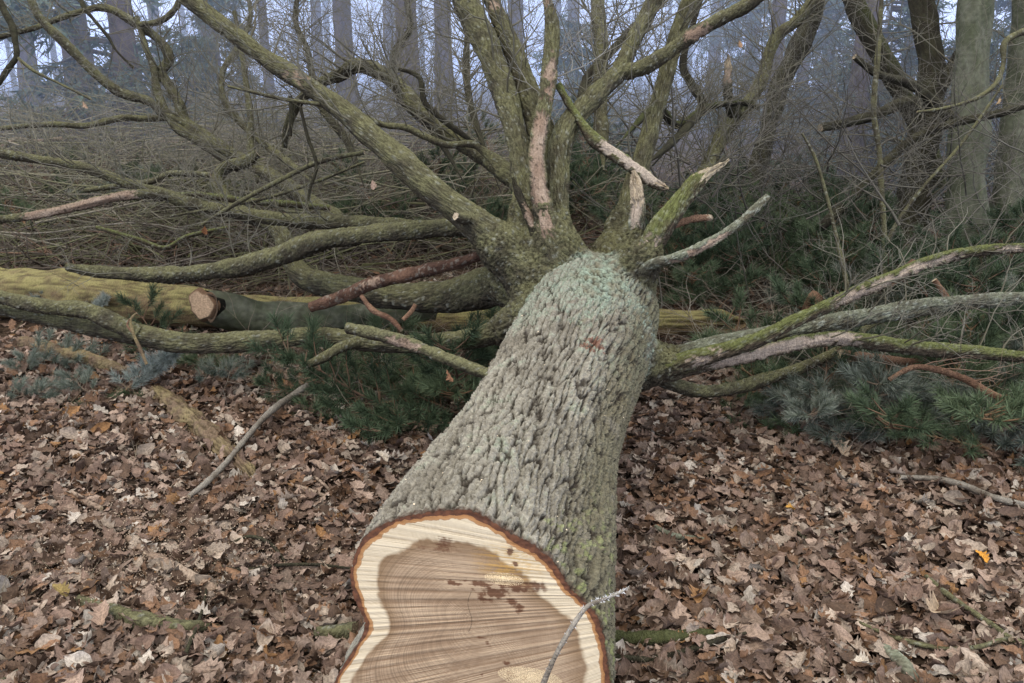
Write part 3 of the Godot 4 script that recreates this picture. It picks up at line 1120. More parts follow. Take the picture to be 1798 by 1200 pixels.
	# broken stubs at the right shoulder
	l = limb(oak, "broken_stub", traced([[1105, 510, 4.05, 26], [1116, 445, 3.95, 17], [1118, 395, 3.88, 13], [1120, 355, 3.88, 12], [1117, 325, 3.88, 11], [1112, 300, 3.88, 8]]), {"bark": "lichen", "bare": [[0.3, 0.78, 0.0, Vector3(-0.6, 0, 0.8)]], "pale": 0.6, "torn": 0.14, "tip": 0.72, "wood": Color(0.66, 0.55, 0.4)}, "snapped stub with a pale splintered top")
	l = limb(oak, "broken_stub", traced([[1096, 545, 3.98, 30], [1112, 500, 3.86, 30], [1128, 462, 3.76, 26], [1150, 415, 3.74, 21], [1176, 378, 3.78, 18], [1200, 348, 3.82, 16], [1222, 322, 3.86, 15], [1240, 306, 3.9, 10], [1258, 296, 3.94, 5], [1280, 281, 4.0, 2]]), {"bark": "moss", "flare": 0.2, "bare": [[0.16, 0.42, 0.1, z]], "pale": 0.35, "torn": 0.2, "tip": 0.76, "wood": Color(0.62, 0.53, 0.38)}, "leaning broken stub with green lichen and a long splinter")
	l = limb(oak, "branch_stub", traced([[1160, 412, 3.8, 7], [1185, 396, 3.84, 6], [1212, 386, 3.88, 6], [1236, 383, 3.92, 6], [1252, 383, 3.95, 5]]), {"bark": "pine", "torn": 0.1, "tip": 0.88, "wood": Color(0.66, 0.55, 0.4)}, "short reddish stub with a pale splintered end")
	l = limb(oak, "branch", traced([[1112, 490, 3.8, 14], [1145, 464, 3.66, 9], [1190, 452, 3.6, 9], [1240, 430, 3.6, 8], [1285, 402, 3.62, 7], [1318, 374, 3.64, 7], [1348, 346, 3.66, 6]]), {"bark": "lichen", "bare": [[0.3, 0.7, -0.1, Vector3(0, -0.3, 0.9)]]}, "thin lichen covered branch arching to the right")
	# limbs to the right
	l = limb(oak, "limb", traced([[1090, 640, 3.85, 30], [1150, 648, 3.78, 23], [1200, 636, 3.74, 20], [1260, 620, 3.72, 16], [1330, 598, 3.7, 14], [1400, 562, 3.72, 13], [1480, 525, 3.76, 12], [1560, 490, 3.8, 12], [1640, 458, 3.85, 11], [1720, 441, 3.9, 10], [1800, 436, 3.95, 9], [1880, 436, 4.0, 8]]), {"bark": "moss", "bare": [[0.12, 0.22, -0.1, z], [0.42, 0.75, 0.05, Vector3(0.1, -0.1, 0.95)], [0.8, 0.95, -0.15, z]], "pale": 0.5}, "right limb with green moss above and stripped wood below, the highest")
	twigs_along(l, 18, 0.4, 0.004, 2, 109, 0.4)
	l = limb(oak, "limb", traced([[1110, 640, 4.0, 30], [1180, 628, 3.98, 20], [1260, 606, 4.0, 19], [1340, 590, 4.02, 17], [1420, 574, 4.05, 17], [1500, 560, 4.1, 16], [1570, 548, 4.15, 16], [1640, 537, 4.2, 15], [1720, 530, 4.25, 13], [1800, 524, 4.3, 12], [1880, 518, 4.35, 11]]), {"bark": "lichen"}, "grey lichened right limb running level behind the mossy one")
	twigs_along(l, 10, 0.5, 0.005, 2, 110, 0.4)
	l = limb(oak, "limb", traced([[1110, 670, 3.85, 24], [1170, 656, 3.8, 18], [1240, 640, 3.78, 14], [1320, 624, 3.78, 14], [1400, 604, 3.8, 14], [1470, 594, 3.84, 14], [1540, 602, 3.88, 15], [1620, 612, 3.92, 14], [1700, 618, 3.96, 13], [1800, 628, 4.0, 11], [1880, 634, 4.05, 10]]), {"bark": "moss", "bare": [[0.14, 0.5, 0.15, Vector3(-0.1, 0.2, 0.95)]], "pale": 0.5}, "right limb sagging at its far end with a long pink strip of bare wood")
	twigs_along(l, 12, 0.45, 0.005, 2, 111, 0.4)
	l = limb(oak, "limb", traced([[1130, 640, 4.0, 22], [1180, 672, 4.05, 15], [1230, 687, 4.12, 13], [1290, 682, 4.2, 13], [1350, 664, 4.28, 12], [1410, 645, 4.35, 11], [1470, 615, 4.4, 8], [1530, 570, 4.5, 6], [1600, 545, 4.6, 5]]), {"bark": "oak"}, "dark lowest right limb dipping to the leaves")
	twigs_along(l, 10, 0.4, 0.004, 2, 112, 0.4)
	# crown limbs far to the left
	l = limb(oak, "crown_branch", traced([[800, 400, 4.9, 14], [700, 396, 5.0, 12], [600, 391, 5.1, 12], [500, 386, 5.2, 12], [420, 374, 5.3, 11], [350, 361, 5.35, 11], [283, 340, 5.4, 10], [235, 326, 5.45, 8], [150, 296, 5.5, 8], [70, 281, 5.55, 7], [0, 270, 5.6, 7], [-60, 262, 5.65, 6]]), {}, "long thin crown branch reaching left")
	twigs_along(l, 68, 0.5, 0.005, 2, 113, 0.2)
	limb(l.node, "branch", traced([[300, 343, 5.38, 9], [255, 341, 5.3, 8], [200, 347, 5.25, 8], [130, 364, 5.2, 8], [60, 379, 5.15, 8], [0, 386, 5.1, 7], [-60, 392, 5.05, 7]]), {"bare": [[0.15, 0.75, 0.25, Vector3(0, 0.2, 0.95)]]})
	l = limb(oak, "crown_branch", traced([[640, 415, 6.2, 18], [580, 380, 6.4, 16], [530, 345, 6.6, 14], [467, 303, 6.8, 12], [423, 279, 6.9, 11], [377, 252, 7.0, 11], [326, 216, 7.1, 10], [314, 182, 7.1, 9], [296, 150, 7.1, 9], [283, 128, 7.1, 8], [297, 103, 7.1, 8], [281, 72, 7.1, 7], [241, 44, 7.1, 7], [188, 15, 7.1, 6], [130, 24, 7.1, 5], [60, 50, 7.1, 4], [-20, 70, 7.1, 4]]), {"amp": 0.003}, "winding crown branch that snakes upward at the left")
	twigs_along(l, 81, 0.7, 0.006, 2, 114, 0.25)
	limb(l.node, "branch", traced([[330, 220, 7.08, 8], [292, 204, 7.05, 8], [262, 178, 7.0, 8], [212, 163, 6.95, 8], [182, 142, 6.9, 8], [150, 112, 6.85, 8], [110, 72, 6.8, 8], [72, 34, 6.75, 7], [55, 0, 6.7, 7], [45, -40, 6.65, 6]]), {"amp": 0.002})
	limb(l.node, "branch", traced([[312, 206, 7.1, 6], [260, 209, 7.0, 6], [210, 208, 6.9, 6], [150, 221, 6.8, 5], [100, 219, 6.7, 5], [40, 222, 6.6, 4], [-30, 230, 6.5, 4]]), {"amp": 0.002})
	limb(l.node, "branch", traced([[420, 296, 6.95, 9], [365, 258, 7.0, 8], [312, 226, 7.05, 8], [291, 195, 7.05, 7], [276, 160, 7.05, 7], [270, 120, 7.05, 6], [256, 85, 7.05, 5], [240, 30, 7.05, 4]]), {"amp": 0.002})
	limb(l.node, "branch", traced([[445, 288, 6.8, 7], [440, 250, 6.8, 6], [441, 210, 6.8, 6], [434, 160, 6.8, 5], [424, 90, 6.8, 4], [412, 20, 6.8, 3]]), {"amp": 0.002})
	limb(l.node, "branch", traced([[245, 44, 7.05, 5], [283, 37, 7.0, 5], [310, 12, 6.95, 5], [322, -30, 6.9, 5]]), {"amp": 0.002})
	# the hump-backed limb behind
	l = limb(oak, "limb", traced([[960, 400, 4.5, 24], [915, 330, 4.7, 18], [865, 285, 4.9, 17], [815, 255, 5.1, 16], [770, 222, 5.2, 17], [732, 188, 5.3, 17], [698, 150, 5.4, 16], [660, 125, 5.45, 15], [625, 116, 5.5, 14], [598, 132, 5.55, 12], [560, 148, 5.6, 10], [525, 180, 5.7, 9], [505, 225, 5.8, 7], [500, 260, 5.85, 5]]), {}, "hump backed limb arching down at the left of the fork")
	twigs_along(l, 68, 0.65, 0.006, 2, 115, 0.3)
	l = limb(oak, "crown_branch", traced([[870, 300, 4.6, 7], [835, 256, 4.6, 6], [785, 255, 4.58, 6], [745, 240, 4.56, 6], [712, 225, 4.54, 6], [670, 219, 4.52, 5], [625, 200, 4.5, 5], [570, 185, 4.5, 4], [500, 175, 4.5, 3], [400, 152, 4.5, 2]]), {"amp": 0.001}, "slim wavy crown branch in front of the hump backed limb")
	twigs_along(l, 21, 0.4, 0.003, 2, 116, 0.2)
	l = limb(oak, "crown_branch", traced([[850, 262, 4.8, 6], [800, 228, 4.8, 5], [765, 200, 4.8, 5], [745, 178, 4.8, 5], [738, 140, 4.8, 5], [722, 128, 4.8, 4], [700, 122, 4.8, 3]]), {"bark": "dark", "amp": 0.001}, "dark twisted crown branch under the hump backed limb")
	# right: curved limb with an upright snag
	l = limb(oak, "limb", traced([[1150, 400, 5.2, 16], [1200, 350, 5.5, 15], [1240, 300, 5.8, 14], [1272, 230, 6.1, 15], [1308, 188, 6.2, 14], [1338, 140, 6.3, 12], [1350, 95, 6.3, 12], [1366, 62, 6.3, 12], [1398, 38, 6.3, 12], [1425, 5, 6.3, 11], [1450, -40, 6.3, 10]]), {"bark": "oak"}, "crooked limb bending up to the right with an upright snag")
	twigs_along(l, 81, 0.7, 0.006, 2, 117, 0.2)
	limb(l.node, "snag", traced([[1290, 205, 6.12, 12], [1280, 178, 6.1, 9], [1277, 150, 6.1, 8], [1278, 122, 6.1, 7], [1279, 95, 6.1, 3]]), {"bark": "dark", "bare": [[0.5, 1.0, 0.4, Vector3(0, 0, 1)]], "torn": 0.15, "tip": 0.75, "cap": false})
	l = limb(oak, "crown_branch", traced([[1120, 300, 5.0, 7], [1180, 250, 5.4, 7], [1235, 190, 5.9, 7], [1215, 150, 6.0, 8], [1200, 120, 6.0, 7], [1205, 80, 6.0, 5], [1230, 0, 6.0, 4]]), {"bark": "dark", "amp": 0.001}, "dark crown branch behind the right rear stem")
	twigs_along(l, 33, 0.6, 0.005, 2, 118, 0.2)
	l = limb(oak, "crown_branch", traced([[1060, 300, 5.4, 13], [1056, 230, 5.5, 13], [1054, 160, 5.6, 12], [1055, 90, 5.7, 12], [1050, 20, 5.8, 12], [1048, -40, 5.9, 11]]), {"bark": "oak", "amp": 0.003}, "upright crown branch between the two forked stems")
	twigs_along(l, 33, 0.7, 0.006, 2, 119, 0.2)
	l = limb(oak, "crown_branch", traced([[1000, 260, 5.2, 8], [1030, 140, 5.6, 8], [1075, 90, 5.9, 7], [1110, 50, 6.1, 6], [1150, 20, 6.2, 5], [1180, -30, 6.3, 4]]), {"bark": "dark", "amp": 0.001}, "slim dark crown branch slanting right behind the fork")
	twigs_along(l, 33, 0.6, 0.005, 2, 120, 0.2)
	l = limb(oak, "crown_branch", traced([[1080, 260, 5.2, 9], [1150, 190, 5.5, 8], [1190, 220, 5.7, 7], [1240, 190, 5.9, 6], [1300, 180, 6.1, 5], [1330, 190, 6.2, 4]]), {"bark": "mossdark", "amp": 0.001}, "dark sagging crown branch to the right of the fork")
	twigs_along(l, 29, 0.5, 0.005, 2, 121, 0.2)
	l = limb(oak, "crown_branch", traced([[880, 340, 5.2, 7], [830, 200, 5.8, 6], [818, 120, 6.2, 6], [820, 60, 6.4, 5], [800, 10, 6.5, 4], [790, -40, 6.6, 3]]), {"bark": "dark", "amp": 0.001}, "dark upright crown branch left of the leaning stems")
	twigs_along(l, 68, 0.75, 0.005, 2, 122, 0.2)
	l = limb(oak, "crown_branch", traced([[820, 330, 5.6, 7], [760, 230, 6.2, 7], [700, 170, 6.6, 6], [690, 100, 6.9, 6], [720, 50, 7.0, 5], [715, 0, 7.1, 5], [730, -40, 7.2, 4]]), {"bark": "dark", "amp": 0.001}, "dark kinked crown branch between the hump and the leaning stems")
	twigs_along(l, 81, 0.8, 0.005, 2, 123, 0.2)
	l = limb(oak, "crown_branch", traced([[560, 330, 6.4, 7], [500, 280, 6.8, 7], [460, 250, 7.0, 6], [400, 190, 7.2, 6], [390, 130, 7.3, 5], [420, 80, 7.4, 5], [440, 30, 7.5, 4], [430, -30, 7.6, 3]]), {"amp": 0.001}, "slender crown branch standing left of the big limb")
	twigs_along(l, 81, 0.8, 0.005, 2, 124, 0.2)
	l = limb(oak, "crown_branch", traced([[640, 330, 6.2, 8], [610, 250, 6.6, 7], [560, 180, 6.9, 6], [540, 90, 7.1, 5], [520, 40, 7.3, 5], [525, -30, 7.4, 4]]), {"bark": "dark", "amp": 0.001}, "dark crown branch rising behind the big limb")
	twigs_along(l, 81, 0.8, 0.005, 2, 125, 0.2)


func build_logs() -> void:
	var o := thing("mossy_log", "old fallen log with yellow mossy bark lying behind the sawn oak", "log")
	limb(o, "bark", traced([[-140, 508, 6.6, 46], [0, 514, 6.45, 45], [100, 518, 6.35, 43], [200, 527, 6.25, 40], [300, 536, 6.15, 36], [400, 548, 6.05, 32], [520, 556, 5.95, 29], [700, 562, 5.85, 28], [900, 566, 5.75, 27], [1100, 567, 5.65, 26], [1230, 568, 5.6, 24], [1308, 566, 5.55, 20]]), {"bark": "yellow", "both": true, "amp": 0.013, "cell": 0.024, "torn": 0.035, "stretch": 0.05, "lumpy": 0.12, "sides": 72, "step": 0.03, "mat": "wood", "wood": Color(0.3, 0.2, 0.1)})
	o = thing("sawn_limb", "smooth sawn limb with tan cut end and dark hollow, lying before the yellow log", "sawn limb")
	var l := limb(o, "bark", traced([[356, 536, 4.95, 27], [374, 540, 5.02, 29], [408, 549, 5.13, 29], [460, 556, 5.22, 28], [520, 560, 5.26, 26], [580, 562, 5.3, 25], [640, 558, 5.34, 24], [700, 548, 5.4, 22], [760, 540, 5.5, 20]]), {"bark": "beech", "amp": 0.002, "mat": "smooth_bark", "cap": false, "sides": 48}, "smooth grey green bark")
	cut_end(o, l, Color(0.43, 0.31, 0.205), true)
	# the dead branch that leans on the trunk
	o = thing("dead_branch", "blunt grey dead branch leaning against left flank of the felled trunk", "dead branch")
	l = limb(o, "bark", traced([[610, 576, 3.35, 10], [640, 582, 3.33, 11], [690, 595, 3.3, 11], [740, 612, 3.26, 10], [800, 636, 3.2, 11], [850, 655, 3.16, 10], [880, 664, 3.12, 9]]), {"both": true, "bark": "oak", "bare": [[0.25, 0.5, -0.1, Vector3(0, 0.2, 1)]]})
	o = thing("stripped_branch", "red brown stripped branch slanting in front of the thick dark limb", "dead branch")
	limb(o, "wood", traced([[545, 540, 4.5, 9], [610, 518, 4.45, 11], [650, 500, 4.4, 11], [700, 487, 4.35, 11], [750, 475, 4.3, 11], [800, 463, 4.25, 10], [850, 446, 4.2, 8]]), {"both": true, "bark": "redbrown", "amp": 0.003, "bare": [[0.3, 0.45, -0.1, Vector3(0, 0.5, 0.8)]]})
	o = thing("rotten_branch", "crumbling yellow brown rotten branch half sunk in the leaves", "rotten branch")
	limb(o, "wood", grounded([[275, 690, 13], [310, 718, 18], [350, 752, 19], [390, 788, 18], [425, 825, 14], [450, 852, 7]], 1.15), {"both": true, "bark": "rotten", "amp": 0.016, "cell": 0.016, "stretch": 0.1, "lumpy": 0.2, "sides": 48, "torn": 0.1, "mat": "wood", "wood": Color(0.3, 0.2, 0.1)})
	o = thing("rotten_branch", "yellowish rotten branch by the low limb at the left edge", "rotten branch")
	limb(o, "wood", grounded([[40, 600, 9], [110, 618, 11], [170, 636, 11], [225, 656, 9]], 0.3), {"both": true, "bark": "rotten", "amp": 0.008, "lumpy": 0.14, "mat": "wood"})
	o = thing("mossy_branch", "short mossy branch lying in the leaves left of the sawn face", "branch")
	limb(o, "bark", grounded([[140, 1052, 8], [175, 1068, 13], [225, 1085, 15], [280, 1097, 15], [335, 1102, 11], [385, 1100, 6]], 0.75), {"both": true, "bark": "oak", "amp": 0.005, "lumpy": 0.12, "torn": 0.1})
	o = thing("mossy_branch", "mossy branch stub touching the left edge of the sawn face", "branch")
	limb(o, "bark", grounded([[555, 1112, 12], [590, 1112, 15], [625, 1110, 15]], 0.6), {"both": true, "bark": "oak", "amp": 0.006, "lumpy": 0.12})
	o = thing("mossy_branch", "dark mossy branch pinned under the right side of the butt", "branch")
	limb(o, "bark", grounded([[1030, 1118, 13], [1090, 1122, 14], [1160, 1122, 14], [1220, 1116, 11], [1265, 1112, 6]], 0.6), {"both": true, "bark": "mossdark", "amp": 0.005, "lumpy": 0.1})
	o = thing("wood_sliver", "long flat sliver of rotten wood dusted with sawdust left of the butt", "wood sliver")
	limb(o, "wood", grounded([[225, 945, 5], [265, 975, 8], [320, 1005, 9], [370, 1035, 9], [415, 1062, 7], [445, 1078, 3]], 0.5), {"both": true, "bark": "bare", "amp": 0.006, "lumpy": 0.2, "mat": "wood", "torn": 0.15})
	o = thing("bark_slab", "greenish piece of bark among the leaves at the bottom right", "bark piece")
	limb(o, "wood", grounded([[1535, 1135, 7], [1565, 1150, 11], [1590, 1175, 11], [1612, 1205, 8]], 0.6), {"both": true, "bark": "lichen", "amp": 0.006, "lumpy": 0.2, "mat": "wood", "torn": 0.2})


# a sawn end across the first ring of a limb, with a dark hollow on its right when asked
func cut_end(parent: Node3D, l: Dictionary, wood: Color, hollow: bool) -> void:
	var p: PackedVector3Array = l.p
	var r: float = l.r[0] * 1.12
	var n := (p[0] - p[1]).normalized()
	n = (n * 0.2 + Vector3(-0.42, 0.1, 0.9)).normalized()
	var ex := Vector3.UP.cross(n).normalized()
	var ey := n.cross(ex)
	var g := Geo.new()
	var c0 := p[0] + n * r * 0.12
	var na := 40
	for i in 9:
		for j in na:
			var w := TAU * j / na
			var f := i / 8.0
			var wob := 1.0 + 0.11 * sin(w * 2.0 + 2.2) + 0.08 * sin(w * 3.0 + 0.6) + 0.05 * sin(w * 7.0 + 1.0)
			var depth := 0.0
			var col := wood * (0.8 + 0.25 * nz.get_noise_2d(f * 9.0 + sin(w) * 3.0, cos(w) * 3.0) + 0.12)
			var q := Vector2(cos(w), sin(w)) * f
			if f > 0.86:
				col = Color(0.13, 0.08, 0.05)
			g.v.append(c0 + (ex * q.x + ey * q.y) * r * wob * (1.0 if i < 8 else 1.02) - n * (depth + (r * 0.3 if i == 8 else 0.0)))
			g.c.append(col)
			g.uv.append(q)
	for i in 8:
		for j in na:
			var a := i * na + j
			var b := i * na + (j + 1) % na
			g.ix.append_array(PackedInt32Array([a, b, a + na, b, b + na, a + na]))
	g.smooth_normals()
	for k in g.n.size():
		if g.n[k].dot(n) < 0.0:
			g.n[k] = -g.n[k]
	part(parent, "cut_end", g.mesh(mats.wood), "", "tan sawn end")
	if hollow:
		var h := Geo.new()
		var c1 := p[0].lerp(p[1], 0.0) + ex * r * 0.72 + n * r * 0.1
		for i in 6:
			for j in 20:
				var w := TAU * j / 20
				var f: float = [1.0, 0.86, 0.74, 0.66, 0.5, 0.0][i]
				var dd: float = [0.0, 0.02, -0.1, -0.5, -0.9, -1.0][i]
				h.v.append(c1 + (ex * cos(w) * 0.55 + ey * sin(w) * 0.85 * (1.0 + 0.12 * sin(w * 3.0))) * r * f + n * r * dd)
				h.c.append(Color(0.09, 0.06, 0.04) if i < 2 else Color(0.015, 0.012, 0.01))
				h.uv.append(Vector2.ZERO)
		for i in 5:
			for j in 20:
				var a := i * 20 + j
				var b := i * 20 + (j + 1) % 20
				h.ix.append_array(PackedInt32Array([a, b, a + 20, b, b + 20, a + 20]))
		h.smooth_normals()
		part(parent, "hollow", h.mesh(mats.wood), "", "dark rotted hollow")


func build_right_trees() -> void:
	var l: Dictionary
	var o := thing("beech_tree", "smooth grey green beech trunk standing left of the one at the right edge", "tree")
	l = limb(o, "trunk", traced([[1700, 540, 7.0, 46], [1697, 500, 7.0, 40], [1696, 430, 7.0, 36], [1697, 350, 7.0, 33], [1698, 270, 7.0, 32], [1702, 180, 7.0, 30], [1707, 90, 7.0, 28], [1713, 0, 7.0, 27], [1720, -120, 7.0, 24], [1722, -500, 7.0, 19], [1715, -900, 7.0, 12]]), {"bark": "beech", "amp": 0.003, "cell": 0.05, "mat": "smooth_bark", "sides": 40, "step": 0.06, "cap": false})
	twigs_along(l, 22, 1.1, 0.009, 2, 201, 0.12, -0.02)
	limb(o, "branch", traced([[1703, 240, 7.0, 12], [1650, 190, 6.9, 10], [1600, 150, 6.7, 8], [1540, 130, 6.5, 7], [1500, 100, 6.4, 5]]), {"bark": "dark", "amp": 0.001})
	o = thing("beech_tree", "grey beech trunk with flared foot cut off by the right edge", "tree")
	l = limb(o, "trunk", traced([[1772, 520, 7.6, 52], [1772, 480, 7.6, 44], [1774, 400, 7.6, 37], [1780, 300, 7.6, 32], [1788, 200, 7.6, 27], [1795, 100, 7.6, 24], [1802, 0, 7.6, 22], [1812, -200, 7.6, 20], [1815, -700, 7.6, 12]]), {"bark": "beech", "amp": 0.003, "cell": 0.05, "mat": "smooth_bark", "sides": 40, "step": 0.06, "cap": false})
	twigs_along(l, 18, 1.1, 0.009, 2, 202, 0.15, -0.02)
	o = thing("oak_tree", "brown oak trunk with rough bark left of the two beeches", "tree")
	l = limb(o, "trunk", traced([[1588, 500, 7.4, 34], [1593, 440, 7.4, 28], [1602, 360, 7.4, 26], [1614, 280, 7.4, 26], [1630, 200, 7.4, 23], [1637, 130, 7.4, 22], [1628, 60, 7.4, 21], [1614, -10, 7.4, 20], [1600, -120, 7.4, 18], [1605, -500, 7.4, 12]]), {"bark": "dark", "amp": 0.01, "cell": 0.03, "sides": 44, "step": 0.04, "cap": false})
	twigs_along(l, 30, 1.0, 0.009, 2, 203, 0.1, -0.03)
	limb(o, "branch", traced([[1640, 165, 7.4, 14], [1680, 110, 7.4, 12], [1700, 60, 7.3, 10], [1718, 0, 7.3, 9], [1725, -60, 7.3, 8]]), {"bark": "dark", "amp": 0.002})
	limb(o, "branch", traced([[1640, 190, 7.4, 12], [1590, 180, 7.2, 10], [1540, 200, 7.0, 9], [1490, 215, 6.9, 8], [1440, 225, 6.8, 7]]), {"bark": "dark", "amp": 0.002})
	o = thing("leaning_tree", "dark mossy trunk leaning left across the oak with rough bark", "tree")
	l = limb(o, "trunk", traced([[1650, 330, 8.0, 15], [1615, 225, 8.0, 16], [1590, 175, 8.0, 17], [1565, 130, 8.0, 17], [1535, 75, 8.0, 17], [1508, 25, 8.0, 18], [1485, -30, 8.0, 18], [1440, -150, 8.0, 16], [1380, -400, 8.0, 11]]), {"bark": "mossdark", "amp": 0.006, "sides": 32, "step": 0.05})
	twigs_along(l, 18, 1.0, 0.008, 2, 204, 0.1, -0.02)
	o = thing("leaning_tree", "black leaning trunk between the snag and the thicket", "tree")
	l = limb(o, "trunk", traced([[1322, 330, 9.0, 17], [1340, 260, 9.0, 15], [1356, 200, 9.0, 15], [1372, 145, 9.0, 17], [1400, 90, 9.0, 17], [1422, 40, 9.0, 17], [1433, -20, 9.0, 16], [1440, -150, 9.0, 14], [1460, -450, 9.0, 10]]), {"bark": "dark", "amp": 0.008, "sides": 32, "step": 0.05})
	twigs_along(l, 26, 1.2, 0.009, 2, 205, 0.1, -0.03)
	o = thing("sapling", "thin pale green sapling standing alone before the thicket", "sapling")
	l = limb(o, "stem", traced([[1556, 560, 5.6, 6], [1555, 480, 5.6, 6], [1552, 400, 5.6, 5], [1547, 330, 5.6, 5], [1543, 260, 5.6, 5], [1534, 195, 5.6, 5], [1540, 110, 5.6, 5], [1545, 40, 5.6, 4], [1550, -40, 5.6, 4], [1552, -200, 5.6, 3]]), {"bark": "oak", "amp": 0.001, "sides": 8})
	twigs_along(l, 24, 0.6, 0.004, 2, 206, 0.1, 0.05)
	o = thing("sapling", "slender grey sapling leaning left below the black leaning trunk", "sapling")
	l = limb(o, "stem", traced([[1500, 560, 5.2, 4], [1480, 470, 5.2, 4], [1455, 360, 5.2, 3], [1432, 280, 5.2, 3], [1408, 235, 5.2, 2]]), {"bark": "oak", "amp": 0.0, "sides": 6})
	twigs_along(l, 8, 0.4, 0.002, 1, 207, 0.2, 0.05)
	o = thing("sapling", "forked dull green sapling between right limbs and oak trunk", "sapling")
	l = limb(o, "stem", traced([[1520, 545, 5.8, 5], [1545, 460, 5.8, 5], [1570, 400, 5.8, 4], [1620, 330, 5.8, 3], [1690, 250, 5.8, 3], [1760, 150, 5.8, 2]]), {"bark": "oak", "amp": 0.0, "sides": 6})
	twigs_along(l, 14, 0.5, 0.003, 2, 208, 0.1, 0.05)
	# drooping branches that reach in from above at the right
	o = thing("hanging_branch", "green branch drooping in a bow from the right edge across the beeches", "branch")
	l = limb(o, "stem", traced([[1880, 40, 5.6, 6], [1800, 55, 5.6, 6], [1764, 75, 5.6, 5], [1762, 110, 5.6, 4], [1750, 145, 5.6, 4], [1720, 170, 5.6, 4], [1680, 185, 5.6, 3], [1640, 194, 5.6, 3], [1610, 197, 5.6, 2]]), {"bark": "oak", "amp": 0.0, "sides": 7})
	twigs_along(l, 14, 0.5, 0.003, 2, 209, 0.1, 0.0)
	o = thing("hanging_branch", "dark branch rising from the thicket toward the right edge", "branch")
	l = limb(o, "stem", traced([[1440, 400, 6.2, 9], [1500, 345, 6.2, 8], [1550, 290, 6.2, 8], [1610, 240, 6.2, 7], [1680, 215, 6.2, 7], [1750, 200, 6.2, 7], [1850, 170, 6.2, 6]]), {"bark": "dark", "amp": 0.001, "sides": 9})
	twigs_along(l, 20, 0.6, 0.004, 2, 210, 0.1, 0.03)
	# branches that hang in from above at the left edge
	o = thing("hanging_branch", "dark zigzag branch hanging in at the upper left corner", "branch")
	l = limb(o, "stem", traced([[-20, -40, 4.6, 6], [8, 20, 4.6, 6], [22, 48, 4.6, 6], [27, 75, 4.6, 5], [29, 100, 4.6, 5], [12, 125, 4.6, 5], [-10, 160, 4.6, 4]]), {"bark": "dark", "amp": 0.001, "sides": 8})
	limb(l.node, "branch", traced([[29, 100, 4.6, 3], [60, 125, 4.6, 3], [100, 145, 4.6, 2], [160, 175, 4.6, 2]]), {"bark": "oak", "amp": 0.0, "sides": 6})
	twigs_along(l, 12, 0.5, 0.003, 2, 211, 0.05, 0.0)
	o = thing("hanging_branch", "thin dark branch hanging from the top edge left of the snaking crown branch", "branch")
	l = limb(o, "stem", traced([[140, -30, 5.0, 4], [145, 8, 5.0, 4], [165, 35, 5.0, 3], [190, 65, 5.0, 3], [205, 90, 5.0, 2], [235, 120, 5.0, 2]]), {"bark": "dark", "amp": 0.0, "sides": 6})
	twigs_along(l, 10, 0.5, 0.003, 2, 212, 0.05, 0.0)


# ---------- the pines in the mist
func pine_trunk(px: float, depth: float, rpx: float, lean: float, sd: int) -> Array:
	var base := at(px, 300, depth)
	var y := ground_y(base.x, base.z)
	var r := rpx / FPX * depth
	var pts := []
	var rads := []
	for k in 7:
		var f := k / 6.0
		pts.append(Vector3(base.x + lean * f * f * 3.0 + 0.06 * nz.get_noise_2d(sd, f * 3.0), y - 0.2 + f * 13.0, base.z))
		rads.append(r * (1.0 - 0.5 * f) * (1.25 if k == 0 else 1.0))
	return [pts, rads]


func pine_crown(sd: int, low: float, top: float, count: int, reach: float, droop: float) -> ArrayMesh:
	var rng := RandomNumberGenerator.new()
	rng.seed = sd
	var g := Geo.new()
	for k in count:
		var f := (k + rng.randf()) / count
		var y := lerpf(low, top, f)
		var w := rng.randf() * TAU
		var len_ := reach * lerpf(1.0, 0.35, f) * rng.randf_range(0.6, 1.2)
		var d := Vector3(cos(w), rng.randf_range(-0.1, 0.25) - droop * 0.3, sin(w)).normalized()
		var p := Vector3(0, y, 0)
		var pts := PackedVector3Array([p])
		var rad := PackedFloat32Array([0.03])
		for i in 7:
			d = (d + Vector3(rng.randf_range(-0.15, 0.15), rng.randf_range(-0.1, 0.1) - droop * 0.08, rng.randf_range(-0.15, 0.15))).normalized()
			p += d * len_ / 7.0
			pts.append(p)
			rad.append(0.028 * (1.0 - i / 7.5))
			if i < 1:
				continue
			for q in 3:
				var sd2 := d.cross(Vector3.UP).normalized() * (1.0 if q % 2 == 0 else -1.0)
				var e := (d * rng.randf_range(0.2, 0.8) + sd2 * rng.randf_range(0.3, 1.0) + Vector3(0, rng.randf_range(-0.6, 0.4) - droop * 0.5, 0)).normalized()
				var base := p + e * rng.randf_range(0.0, 0.12)
				var ll := rng.randf_range(0.2, 0.55) * (0.6 + reach * 0.25)
				# one spray: a fan of needle bundles along a shoot
				for s in 11:
					var along := base + e * ll * (s / 11.0)
					var out: Vector3 = (e * 0.8 + Vector3(rng.randf_range(-1, 1), rng.randf_range(-0.8, 0.8), rng.randf_range(-1, 1))).normalized()
					var wd := out.cross(Vector3(rng.randf_range(-1, 1), rng.randf_range(-1, 1), rng.randf_range(-1, 1))).normalized() * 0.017
					var tone := rng.randf_range(0.75, 1.25)
					var cc := Color(0.075 * tone, 0.105 * tone, 0.08 * tone)
					g.tri(along - wd, along + wd, along + out * rng.randf_range(0.1, 0.2), cc, cc)
		g.tube(pts, rad, 4, Color(0.08, 0.06, 0.05), Color(0.08, 0.07, 0.055))
	return g.mesh(mats.needle)


